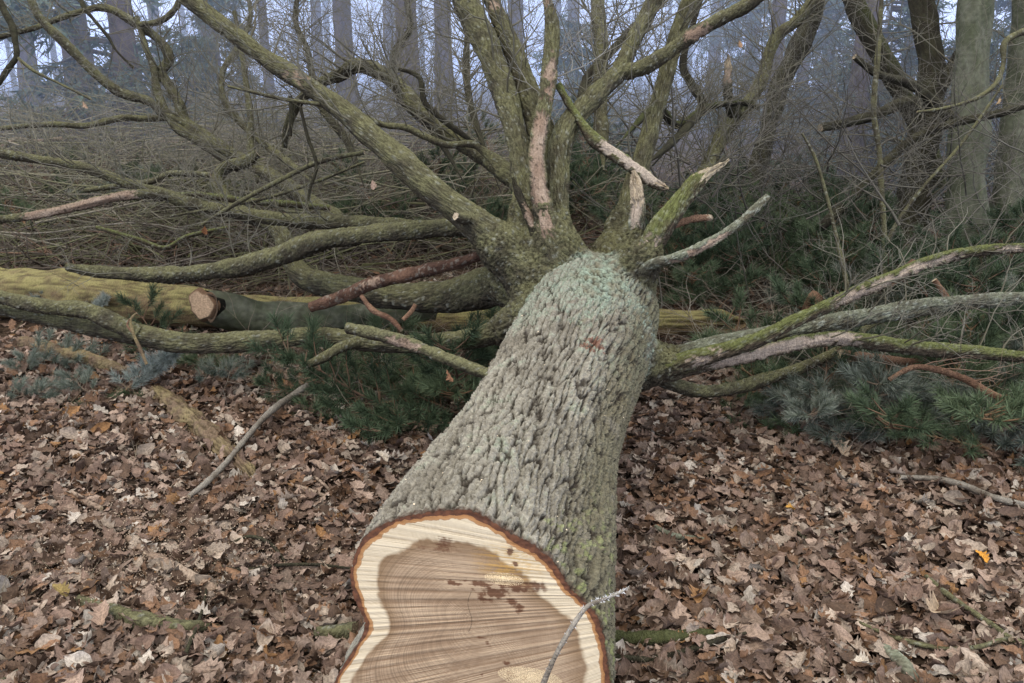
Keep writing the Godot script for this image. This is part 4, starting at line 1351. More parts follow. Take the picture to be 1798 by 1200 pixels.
func build_pines() -> void:
	var rows := [
		[76, 17.0, 15, 0.0, "misty pine trunk nearest the upper left corner"],
		[162, 14.5, 23, 0.05, "dark pine trunk wrapped in young conifer foliage at the left"],
		[243, 12.5, 21, -0.12, "dark reddish pine trunk behind the snaking crown branch"],
		[392, 16.0, 14, 0.0, "slim pine trunk right of the dark reddish one"],
		[486, 19.0, 8, 0.0, "thin pale trunk under the big upper left limb"],
		[617, 15.0, 16, 0.03, "pine trunk framed between the big limb and the hump backed limb"],
		[575, 22.0, 10, 0.0, "faint trunk just left of the pine behind the hump backed limb"],
		[724, 13.5, 19, -0.06, "brown pine trunk right above the hump backed limb"],
		[787, 15.5, 15, 0.04, "pine trunk left of the two leaning stems"],
		[905, 17.0, 14, 0.0, "pine trunk seen between the leaning stems and the snag"],
		[1000, 23.0, 11, 0.0, "faint trunk behind the right fork of the oak"],
		[1347, 15.0, 13, 0.02, "grey pine trunk standing behind the upright snag"],
		[1392, 19.0, 10, 0.0, "thin pale trunk behind the black leaning trunk"],
		[1488, 12.5, 17, 0.0, "grey misty trunk in the middle of the thicket"],
		[1240, 24.0, 11, 0.0, "faint trunk in the bright gap right of the oak's stems"],
		[1570, 18.0, 12, 0.0, "faint trunk behind the dark mossy leaning trunk"],
		[1660, 16.0, 13, 0.0, "misty trunk in the gap between oak and beech"],
		[1745, 20.0, 13, 0.0, "misty trunk in the gap between the two beeches"]]
	var n := 0
	for r in rows:
		var o := thing("pine_tree", r[4], "tree", "pines standing in the mist")
		n += 1
		limb(o, "trunk", pine_trunk(r[0], r[1], r[2], r[3], n), {"bark": "pinetrunk", "amp": 0.014, "cell": 0.05, "sides": 30, "step": 0.09, "cap": false, "lumpy": 0.04, "mat": "bark"})
		if r[1] > 13.0:
			var c := part(o, "crown", pine_crown(300 + n, 6.0 if r[1] > 18.0 else 8.0, 12.6, 7, 1.8, 0.2), "stuff")
			var b := at(r[0], 300, r[1])
			c.position = Vector3(b.x, ground_y(b.x, b.z), b.z)
	# farther ranks, each with boughs down to head height
	var crowns := [pine_crown(401, 2.2, 12.0, 11, 2.2, 0.5), pine_crown(402, 3.2, 12.0, 9, 2.4, 0.3), pine_crown(403, 1.5, 11.0, 12, 1.9, 0.6)]
	var rng := RandomNumberGenerator.new()
	rng.seed = 77
	for k in 36:
		var depth := 22.0 + 30.0 * pow(rng.randf(), 0.8)
		var px := -150.0 + 2100.0 * (k + rng.randf()) / 36.0
		var o := thing("pine_tree", "faint far pine dissolving in the mist beyond the nearer trunks", "tree", "far pines dissolving in the mist")
		limb(o, "trunk", pine_trunk(px, depth, rng.randf_range(0.12, 0.22) / depth * FPX, 0.0, 100 + k), {"bark": "pinetrunk", "amp": 0.0, "sides": 10, "step": 0.8, "cap": false, "lumpy": 0.04, "mat": "bark"})
		var c := part(o, "crown", crowns[k % 3], "stuff")
		var b := at(px, 300, depth)
		c.position = Vector3(b.x, ground_y(b.x, b.z), b.z)
		c.rotation.y = rng.randf() * TAU
		c.scale = Vector3.ONE * rng.randf_range(0.85, 1.2)
	# young conifers with boughs to the ground
	var young := [pine_crown(501, 0.15, 3.2, 40, 1.2, 0.35), pine_crown(502, 0.1, 2.6, 36, 1.3, 0.2)]
	for r in [[168, 12.8, 1.25, "young conifer hugging the dark pine trunk at the left"], [400, 14.0, 0.75, "low bluish young conifer right of the reddish pine trunk"], [345, 12.5, 0.6, "low dark young conifer beside the reddish pine trunk"], [1300, 19.0, 1.1, "young conifer in the bright gap behind the snag"], [1440, 16.0, 1.0, "young conifer behind the black leaning trunk"], [1530, 13.0, 0.9, "young conifer deep in the thicket"], [1660, 12.0, 0.8, "young conifer between oak and beech"], [1760, 14.0, 1.0, "young conifer between the two beeches"], [1010, 15.0, 0.8, "young conifer behind the right fork"]]:
		var b := at(r[0], 300, r[1])
		var o := thing("young_conifer", r[3], "young conifer", "young conifers under the pines", Vector3(b.x, ground_y(b.x, b.z), b.z))
		n += 1
		var st := Geo.new()
		st.tube(PackedVector3Array([Vector3(0, -0.1, 0), Vector3(0.02, 1.6, 0), Vector3(0, 3.3, 0)]), PackedFloat32Array([0.05, 0.035, 0.01]), 8, Color(0.08, 0.06, 0.05), Color(0.08, 0.065, 0.05))
		part(o, "stem", st.mesh(mats.twig))
		part(o, "crown", young[n % 2], "stuff")
		o.rotation.y = n * 1.7
		o.scale = Vector3.ONE * r[2]


# ---------- pine boughs, cut and lying about
func shoot(g: Geo, p: Vector3, d: Vector3, len_: float, needle: float, c: Color, tipc: Color, rng: RandomNumberGenerator, count := 46) -> void:
	var a := d.cross(Vector3.UP if absf(d.y) < 0.9 else Vector3.RIGHT).normalized()
	var b := d.cross(a)
	for k in count:
		var f := float(k) / count
		var w := k * 2.39996 + rng.randf() * 0.5
		var o := (d * lerpf(0.65, 1.1, f) + (a * cos(w) + b * sin(w)) * rng.randf_range(0.55, 0.95)).normalized()
		var q := p + d * len_ * f
		var wd := o.cross(Vector3(rng.randf_range(-1, 1), rng.randf_range(-1, 1), rng.randf_range(-1, 1))).normalized() * 0.0021
		var tone := rng.randf_range(0.7, 1.3)
		g.tri(q - wd, q + wd, q + o * needle * rng.randf_range(0.75, 1.15), Color(c.r * tone, c.g * tone, c.b * tone), Color(tipc.r * tone, tipc.g * tone, tipc.b * tone))


func bough_meshes(sd: int, length: float, count: int, c: Color, tipc: Color, stem: Color) -> Array:
	var rng := RandomNumberGenerator.new()
	rng.seed = sd
	var wood := Geo.new()
	var green := Geo.new()
	var p := Vector3.ZERO
	var d := Vector3(1, 0.12, 0).normalized()
	var pts := PackedVector3Array([p])
	var rad := PackedFloat32Array([0.009])
	var steps := 9
	for i in steps:
		d = (d + Vector3(rng.randf_range(-0.1, 0.1), rng.randf_range(-0.12, 0.12), rng.randf_range(-0.22, 0.22))).normalized()
		p += d * length / steps
		pts.append(p)
		rad.append(0.009 * (1.0 - 0.75 * (i + 1.0) / steps))
		if i < 1:
			continue
		for s in count:
			var side := Vector3(0, rng.randf_range(-0.15, 0.65), 1.0 if (s + i) % 2 == 0 else -1.0)
			var e := (d * rng.randf_range(0.3, 0.9) + side * rng.randf_range(0.5, 1.0)).normalized()
			var ll := length * rng.randf_range(0.2, 0.4) * (1.0 - 0.4 * i / steps)
			var bp := PackedVector3Array([p])
			var br := PackedFloat32Array([0.0045])
			var q := p
			for k in 4:
				e = (e + Vector3(rng.randf_range(-0.15, 0.15), rng.randf_range(-0.1, 0.22), rng.randf_range(-0.15, 0.15))).normalized()
				q += e * ll / 4.0
				bp.append(q)
				br.append(0.0045 * (1.0 - 0.17 * (k + 1)))
				if k >= 1:
					var side2 := (e + Vector3(rng.randf_range(-1, 1), rng.randf_range(-0.3, 0.8), rng.randf_range(-1, 1))).normalized()
					shoot(green, q, side2, ll * 0.32, 0.052, c, tipc, rng, 22)
			shoot(green, q - e * 0.04, e, 0.09, 0.058, c, tipc, rng, 40)
			wood.tube(bp, br, 4, stem, stem * 0.9)
	shoot(green, p - d * 0.05, d, 0.12, 0.06, c, tipc, rng, 70)
	wood.tube(pts, rad, 6, stem, stem)
	return [wood.mesh(mats.twig), green.mesh(mats.needle if tipc.r < 0.2 else mats.frost)]


func build_boughs() -> void:
	var dark := Color(0.038, 0.055, 0.032)
	var mid := Color(0.062, 0.088, 0.048)
	var kinds := [
		bough_meshes(601, 0.56, 2, dark, Color(0.09, 0.13, 0.072), Color(0.14, 0.09, 0.06)),
		bough_meshes(602, 0.5, 2, mid, Color(0.12, 0.16, 0.09), Color(0.16, 0.1, 0.06)),
		bough_meshes(603, 0.44, 2, Color(0.085, 0.105, 0.078), Color(0.21, 0.235, 0.2), Color(0.13, 0.1, 0.075)),
		bough_meshes(604, 0.3, 2, Color(0.14, 0.17, 0.145), Color(0.31, 0.345, 0.325), Color(0.14, 0.1, 0.07)),
		bough_meshes(605, 0.68, 3, dark, Color(0.06, 0.09, 0.05), Color(0.12, 0.08, 0.055))]
	# [px, py, lift above the ground, kind, yaw, pitch, scale, label]
	var rows := [
		[250, 690, 0.05, 3, 0.6, 0.75, 1.0, "frosted pine bough standing up over the crumbling rotten branch"],
		[215, 705, 0.03, 3, 1.4, 0.5, 0.9, "frosted pine bough left of the upright frosted one"],
		[170, 705, 0.02, 2, 2.6, 0.2, 0.7, "grey green pine bough lying left of the frosted one"],
		[330, 690, 0.03, 2, 0.2, 0.3, 0.8, "grey green pine bough right of the frosted one"],
		[50, 670, 0.02, 2, 2.2, 0.2, 0.65, "grey green pine bough under the low limb near the left edge"],
		[0, 715, 0.02, 2, 0.3, 0.2, 0.7, "grey green pine bough cut off by the left edge"],
		[45, 585, 0.15, 3, 1.2, 0.8, 0.6, "frosted pine sprig in front of the yellow log near the left edge"],
		[160, 585, 0.12, 3, 0.9, 0.8, 0.6, "frosted pine sprig in front of the middle of the yellow log"],
		[440, 668, 0.02, 1, 2.9, 0.05, 0.8, "green pine bough under the low limb beside its cut side branch"],
		[520, 690, 0.04, 1, 0.3, 0.1, 1.0, "green pine bough reaching onto the leaves beside the grey stick"],
		[610, 705, -0.03, 0, 2.8, 0.0, 0.85, "dark pine bough left of the dead branch's blunt end"],
		[660, 725, 0.04, 1, 0.2, 0.05, 1.0, "green pine bough lowest of the mass left of the trunk"],
		[700, 688, 0.0, 0, 3.4, 0.1, 0.95, "dark pine bough under the middle of the dead branch"],
		[760, 705, 0.02, 0, 0.5, 0.15, 0.95, "dark pine bough close against the trunk's left flank"],
		[800, 740, 0.04, 1, 2.7, 0.1, 0.9, "green pine bough tip beside the trunk on the leaves"],
		[575, 672, -0.06, 4, 0.1, -0.05, 0.8, "large dark pine bough behind the low limb's side branch"],
		[720, 672, -0.04, 4, 2.9, 0.0, 0.9, "large dark pine bough under the low limb near the trunk"],
		[650, 600, 0.08, 1, 2.6, 0.35, 0.7, "pine bough over the far end of the sawn limb"],
		[1035, 420, 0.5, 4, 1.6, 0.7, 1.1, "dark pine bough upright in the gap of the fork"],
		[1015, 380, 0.6, 4, 1.2, 0.9, 1.0, "dark pine bough leaning behind the right fork stem"],
		[1055, 440, 0.4, 0, 2.0, 0.6, 1.0, "dark pine bough low in the gap of the fork"],
		[1210, 470, 0.25, 0, 0.4, 0.5, 1.1, "dark pine bough right behind the leaning broken stub"],
		[1250, 430, 0.35, 4, 0.9, 0.5, 1.0, "large dark pine bough behind the thin arching branch"],
		[1300, 480, 0.2, 1, 2.6, 0.3, 1.1, "green pine bough above the right end of the yellow log"],
		[1230, 520, 0.15, 1, 0.3, 0.3, 1.0, "green pine bough just over the yellow log beside the trunk"],
		[1350, 520, 0.15, 0, 0.2, 0.3, 1.1, "dark pine bough right of the yellow log's end"],
		[1320, 430, 0.4, 4, 2.8, 0.6, 1.0, "large dark pine bough under the tip of the arching branch"],
		[1400, 470, 0.3, 1, 2.2, 0.5, 1.1, "green pine bough behind the red sawn pine stem"],
		[1270, 380, 0.6, 4, 1.4, 0.6, 1.0, "dark pine bough behind the splinter of the leaning stub"],
		[1480, 450, 0.35, 0, 0.5, 0.4, 1.1, "dark pine bough at the foot of the thicket"],
		[1430, 690, 0.05, 2, 2.8, 0.25, 1.0, "grey green pine bough left end of the mass at right"],
		[1500, 700, 0.1, 2, 0.4, 0.3, 1.1, "grey green pine bough under the sagging right limb"],
		[1480, 745, 0.05, 2, 3.3, 0.1, 1.0, "grey green pine bough hanging low over the leaves at right"],
		[1570, 690, 0.15, 1, 0.1, 0.3, 1.1, "green pine bough in the middle of the mass at right"],
		[1620, 730, 0.08, 2, 2.6, 0.2, 1.1, "grey green pine bough below the reddish bent branch"],
		[1680, 700, 0.15, 2, 0.5, 0.35, 1.0, "grey green pine bough crossing the reddish bent branch"],
		[1730, 760, 0.05, 1, 2.9, 0.1, 1.1, "green pine bough above the pale grey stick at right"],
		[1640, 790, 0.03, 2, 0.2, 0.05, 1.0, "flat grey green pine bough lowest of the mass at right"],
		[1770, 810, 0.03, 1, 3.0, 0.05, 1.0, "green pine bough on the ground at the right edge"],
		[1760, 690, 0.15, 1, 0.8, 0.3, 1.0, "green pine bough high in the mass at the right edge"],
		[1560, 770, 0.03, 2, 3.6, 0.1, 0.9, "grey green pine bough tip on leaves left of the flat one"],
		[1700, 640, 0.2, 0, 2.4, 0.3, 1.0, "dark pine bough between the two lower right limbs"],
		[1600, 640, 0.15, 0, 0.6, 0.3, 1.0, "dark pine bough behind the sagging right limb"],
		[120, 430, 0.3, 2, 0.6, 0.4, 1.2, "grey green pine bough in the brush above the yellow log"],
		[60, 450, 0.25, 1, 2.5, 0.3, 1.2, "green pine bough in the brush at the left edge"],
		[200, 400, 0.3, 2, 0.2, 0.5, 1.2, "pale grey pine bough in the brush behind the stripped crown branch"],
		[660, 430, 0.4, 0, 2.2, 0.4, 1.1, "dark pine bough behind the limb curving left"],
		[760, 440, 0.35, 4, 0.8, 0.4, 1.0, "dark pine bough in the hollow under the big limb"],
		[860, 380, 0.6, 0, 1.5, 0.6, 1.0, "dark pine bough behind the big limb's root"]]
	var protos := {}
	for r in rows:
		var pos := on_ground(r[0], r[1], 0.0)
		pos.y += r[2]
		var o: Node3D
		if protos.has(r[3]):
			o = copy_of(protos[r[3]], "pine_bough")
		else:
			o = thing("pine_bough", "", "pine bough", "cut pine boughs around the felled oak")
			part(o, "branch", kinds[r[3]][0])
			part(o, "needles", kinds[r[3]][1], "stuff")
			protos[r[3]] = o
		o.set_meta("label", r[7])
		o.transform = Transform3D(Basis.from_euler(Vector3(0, r[4], 0)) * Basis.from_euler(Vector3(0, 0, r[5])) * Basis.from_scale(Vector3.ONE * float(r[6])), pos)
	# the rest of the brash: a deep mass of the same boughs
	var rng := RandomNumberGenerator.new()
	rng.seed = 909
	var places := []
	for z in [[620, 870, 690, 750, 16, -0.17], [980, 1080, 300, 460, 50, 0.2], [1170, 1500, 380, 570, 120, 0.1], [1400, 1820, 580, 810, 110, -0.03, 3], [0, 350, 640, 690, 3, -0.1, 3], [640, 900, 400, 480, 22, 0.0], [0, 480, 380, 430, 14, 0.0, 3], [1450, 1798, 470, 600, 60, 0.05]]:
		for k in z[4]:
			places.append([on_ground(rng.randf_range(z[0], z[1]), rng.randf_range(z[2], z[3])) + Vector3(0, rng.randf_range(0.0, 0.25) + z[5], 0), rng.randi_range(0, 2) if z.size() < 7 or rng.randf() < 0.6 else 3])
	var root := thing("pine_brash", "tangled mass of cut pine boughs heaped under and behind the oak", "", "")
	root.set_meta("kind", "stuff")
	for q in 4:
		var list := []
		for pl in places:
			if pl[1] == q:
				list.append(pl[0])
		for s in 2:
			var mm := MultiMesh.new()
			mm.transform_format = MultiMesh.TRANSFORM_3D
			mm.mesh = kinds[[0, 1, 4, 2][q]][s]
			mm.instance_count = list.size()
			var r2 := RandomNumberGenerator.new()
			r2.seed = 1000 + q
			for k in list.size():
				var b := Basis.from_euler(Vector3(0, r2.randf() * TAU, 0)) * Basis.from_euler(Vector3(r2.randf_range(-0.4, 0.4), 0, r2.randf_range(-0.15, 0.7)))
				mm.set_instance_transform(k, Transform3D(b * Basis.from_scale(Vector3.ONE * r2.randf_range(0.8, 1.25)), list[k]))
			var mi := MultiMeshInstance3D.new()
			mi.name = "needles" if s else "branches"
			mi.multimesh = mm
			mi.set_meta("kind", "stuff")
			root.add_child(mi, true)


# ---------- sticks on the ground and in the brush
func stick(called: String, label: String, category: String, rows: Array, bark: String, o := {}) -> Dictionary:
	var t := thing(called, label, category)
	var d := {"both": true, "bark": bark, "amp": 0.001, "lumpy": 0.1, "sides": 9}
	d.merge(o, true)
	return limb(t, "wood" if bark in ["bare", "pine", "grey"] else "bark", grounded(rows, d.get("sink", -0.4)), d)


func build_sticks() -> void:
	var l: Dictionary
	l = stick("grey_stick", "grey broken stick propped over the crumbling rotten branch", "stick", [[540, 678, 6], [512, 696, 6], [485, 715, 6], [460, 738, 5], [430, 772, 5], [395, 815, 5], [360, 850, 5], [332, 872, 4]], "grey", {"sink": -2.0})
	stick("pale_stick", "bare pale grey stick lying at the right edge below the pine boughs", "stick", [[1580, 838, 4], [1640, 841, 5], [1690, 852, 6], [1740, 872, 6], [1800, 888, 6], [1860, 905, 6]], "grey", {"sink": -1.0})
	l = stick("forked_stick", "thin green forked stick on the leaves in the lower right corner", "stick", [[1505, 1092, 3], [1550, 1112, 4], [1600, 1128, 4], [1660, 1140, 4], [1720, 1136, 4], [1760, 1124, 4], [1800, 1130, 5], [1860, 1150, 5]], "oak", {"sink": -1.5})
	limb(l.node.get_parent(), "side_branch", grounded([[1625, 1012, 4], [1660, 1042, 5], [1700, 1070, 5], [1745, 1100, 5], [1775, 1122, 5]], -1.5), {"bark": "oak", "amp": 0.001, "sides": 9})
	stick("thin_stick", "dark thin stick running from the butt to the right", "stick", [[1065, 1150, 4], [1130, 1158, 5], [1190, 1148, 6], [1260, 1125, 5], [1310, 1112, 3]], "dark", {"sink": -1.0})
	stick("thin_stick", "short grey stick right of the trunk on the leaves", "stick", [[1150, 925, 4], [1180, 940, 5], [1215, 945, 5], [1240, 948, 4]], "lichen")
	stick("thin_stick", "brown bent stick among leaves right of the short grey one", "stick", [[1295, 950, 3], [1340, 935, 3], [1380, 905, 3], [1420, 870, 3]], "pine")
	stick("thin_stick", "dark stick slanting down through the leaves at the right", "stick", [[1390, 928, 3], [1412, 945, 3], [1435, 970, 3], [1455, 995, 3]], "dark")
	stick("thin_stick", "long dark wiry stick across leaves left of the sawn face", "stick", [[360, 985, 2], [420, 1000, 3], [500, 992, 3], [560, 992, 3], [615, 998, 2]], "dark", {"sink": -2.0})
	stick("thin_stick", "arched dark twig in the leaves above the wiry stick", "stick", [[410, 952, 2], [440, 942, 3], [475, 955, 3], [500, 985, 2]], "dark", {"sink": -3.0})
	stick("thin_stick", "olive twig at the lower left corner", "stick", [[0, 1198, 4], [30, 1180, 4], [60, 1165, 4], [85, 1162, 3]], "oak", {"sink": -1.0})
	stick("thin_stick", "upright dark twig in front of the mossy branch at lower left", "stick", [[325, 1150, 4], [335, 1125, 4], [348, 1095, 3], [360, 1050, 2], [364, 1010, 2]], "dark", {"sink": -2.0})
	stick("wood_chip", "orange splinter of wood on the leaves at the left", "splinter", [[128, 866, 4], [150, 880, 5], [178, 893, 4]], "bare", {"amp": 0.003, "mat": "wood"})
	stick("wood_chip", "small tan splinter of wood near the rotten branch", "splinter", [[552, 838, 3], [568, 850, 3], [580, 862, 2]], "bare", {"mat": "wood"})
	stick("wood_chip", "long tan splinter below the rotten branch's end", "splinter", [[510, 850, 3], [545, 862, 4], [572, 872, 3]], "bare", {"mat": "wood"})
	# red pine stems sawn off in the brush
	var t := thing("sawn_pine", "short red sawn pine stem standing behind the right limbs", "pine stem")
	limb(t, "bark", traced([[1402, 600, 4.6, 15], [1415, 560, 4.6, 14], [1428, 528, 4.6, 13], [1436, 518, 4.6, 12]]), {"bark": "pine", "amp": 0.003, "wood": Color(0.6, 0.48, 0.33)})
	for r in [
		["tan sawn pine stem lying under the sagging right limb", [[1476, 622, 4.3, 9], [1520, 628, 4.35, 9], [1570, 634, 4.4, 9], [1620, 640, 4.5, 8]]],
		["sawn pine stem with pale end behind the level right limb", [[1690, 556, 4.9, 8], [1730, 552, 4.95, 9], [1780, 556, 5.0, 9], [1840, 560, 5.0, 9]]],
		["thin tan pine stem slanting behind the level right limb", [[1600, 600, 4.9, 4], [1660, 580, 4.9, 5], [1710, 560, 4.9, 5], [1760, 530, 4.9, 4]]],
		["curved orange pine stub above the level right limb", [[1640, 492, 4.4, 5], [1655, 512, 4.4, 5], [1668, 528, 4.4, 5], [1690, 535, 4.4, 4]]],
		["reddish pine stem under the dark lowest right limb", [[1310, 690, 4.5, 5], [1360, 660, 4.6, 6], [1400, 635, 4.7, 6]]],
		["brown pine stem rising by the thicket with a sawn top", [[1560, 500, 5.0, 8], [1585, 478, 5.0, 9], [1606, 460, 5.0, 8]]]
		]:
		t = thing("sawn_pine", r[0], "pine stem")
		limb(t, "bark", traced(r[1]), {"both": true, "bark": "pine", "amp": 0.002, "wood": Color(0.6, 0.48, 0.33), "sides": 14})
	t = thing("bent_branch", "reddish bent pine branch over the boughs at the right", "pine branch")
	l = limb(t, "bark", traced([[1560, 668, 3.9, 4], [1600, 646, 3.9, 5], [1640, 648, 3.88, 6], [1690, 664, 3.85, 6], [1730, 686, 3.82, 6], [1770, 708, 3.8, 6], [1820, 740, 3.78, 6]]), {"bark": "pine", "amp": 0.002, "sides": 12})
	twigs_along(l, 8, 0.3, 0.003, 1, 250, 0.1, -0.05, Color(0.2, 0.12, 0.08), Color(0.2, 0.16, 0.13))
	t = thing("bent_branch", "thin orange pine branch reaching down toward the dead branch", "pine branch")
	l = limb(t, "bark", traced([[635, 520, 4.2, 4], [655, 545, 4.15, 5], [685, 560, 4.1, 5], [705, 580, 4.05, 4]]), {"bark": "pine", "amp": 0.001, "sides": 9})
	limb(t, "side_branch", traced([[708, 562, 4.1, 4], [722, 548, 4.1, 4], [730, 535, 4.1, 4]]), {"bark": "pine", "amp": 0.0, "sides": 8, "wood": Color(0.6, 0.48, 0.3)})
	t = thing("upright_stick", "forked tan stick standing before the low limb above the frosted bough", "stick")
	limb(t, "wood", traced([[258, 640, 4.3, 3], [246, 612, 4.3, 3], [234, 585, 4.3, 2.6], [230, 562, 4.3, 2.2], [240, 550, 4.3, 1.5]]), {"bark": "rotten", "amp": 0.0, "sides": 8})
	limb(t, "fork", traced([[234, 585, 4.3, 2], [224, 572, 4.3, 1.6], [228, 560, 4.3, 1]]), {"bark": "pine", "amp": 0.0, "sides": 8})
	# thin green branches lying over the brush at the left
	var n := 0
	for r in [
		["straight thin branch crossing the brush from the lower left up to the big limb", [[355, 395, 5.0, 3], [420, 355, 4.95, 4], [490, 318, 4.9, 4], [560, 285, 4.85, 4], [640, 268, 4.8, 4]], "oak"],
		["yellow green branch lying level in the brush above the long crown branch", [[270, 350, 5.9, 5], [340, 342, 5.9, 6], [420, 352, 5.9, 6], [500, 358, 5.9, 6], [580, 366, 5.9, 5]], "moss"],
		["bowed green branch arching over the brush at centre left", [[150, 335, 6.2, 4], [220, 325, 6.2, 5], [270, 318, 6.2, 5], [300, 305, 6.2, 5], [370, 308, 6.2, 5]], "oak"],
		["thin green branch low in the brush behind the yellow log", [[170, 400, 6.4, 4], [240, 420, 6.4, 5], [290, 435, 6.4, 4], [330, 415, 6.4, 4], [400, 400, 6.4, 3]], "moss"],
		["slim wavy branch over the long crown branch toward the left limb", [[300, 380, 5.3, 2], [400, 362, 5.3, 3], [480, 345, 5.3, 3], [560, 318, 5.3, 3], [640, 285, 5.3, 2]], "oak"],
		["tan bare pole lying on the far brush at the crest", [[280, 250, 11.0, 3], [310, 252, 11.0, 4], [345, 252, 11.0, 4]], "bare"],
		["tan broken pole leaning in the far brush at the left", [[0, 262, 10.0, 4], [30, 245, 10.0, 4], [62, 248, 10.0, 3], [110, 244, 10.0, 3]], "bare"],
		["dark thin branch hanging down before the brush", [[510, 170, 5.0, 3], [512, 215, 5.0, 4], [510, 240, 5.0, 3]], "dark"],
		["black bent twig dropping over the limb curving left", [[528, 190, 4.5, 3], [540, 240, 4.5, 3], [556, 290, 4.5, 3], [545, 330, 4.5, 3], [540, 362, 4.5, 2]], "dark"]]:
		t = thing("brush_branch", r[0], "branch")
		l = limb(t, "bark", traced(r[1]), {"bark": r[2], "amp": 0.001, "sides": 8})
		twigs_along(l, 7, 0.35, 0.003, 1, 260 + n, 0.1, 0.05)
		n += 1
	# frosted twig in front of the sawn face
	t = thing("frosted_twig", "thin grey twig furred with frost standing before the sawn face", "twig")
	l = limb(t, "stem", traced([[945, 1225, 1.9, 5], [958, 1190, 1.9, 5], [976, 1150, 1.9, 4], [1000, 1108, 1.92, 5], [1020, 1078, 1.94, 4], [1036, 1062, 1.95, 4], [1062, 1052, 1.97, 3], [1085, 1042, 2.0, 3], [1104, 1032, 2.02, 2]]), {"bark": "grey", "amp": 0.0006, "sides": 8, "step": 0.004})
	var rng := RandomNumberGenerator.new()
	rng.seed = 31
	var g := Geo.new()
	for k in 230:
		var i := rng.randi_range(4, l.p.size() - 2)
		var f: float = float(i) / float(l.p.size())
		if rng.randf() > f * 1.3:
			continue
		var d := Vector3(rng.randf_range(-1, 1), rng.randf_range(-1, 1), rng.randf_range(-1, 1)).normalized()
		var q: Vector3 = l.p[i] + d * l.r[i] * 0.8
		var wd := d.cross(Vector3(0.3, 0.5, 0.8)).normalized() * 0.0012
		g.tri(q - wd, q + wd, q + d * rng.randf_range(0.002, 0.008) * (0.5 + f), Color(0.5, 0.51, 0.53), Color(0.62, 0.64, 0.67))
	part(t, "frost", g.mesh(mats.frost), "stuff")


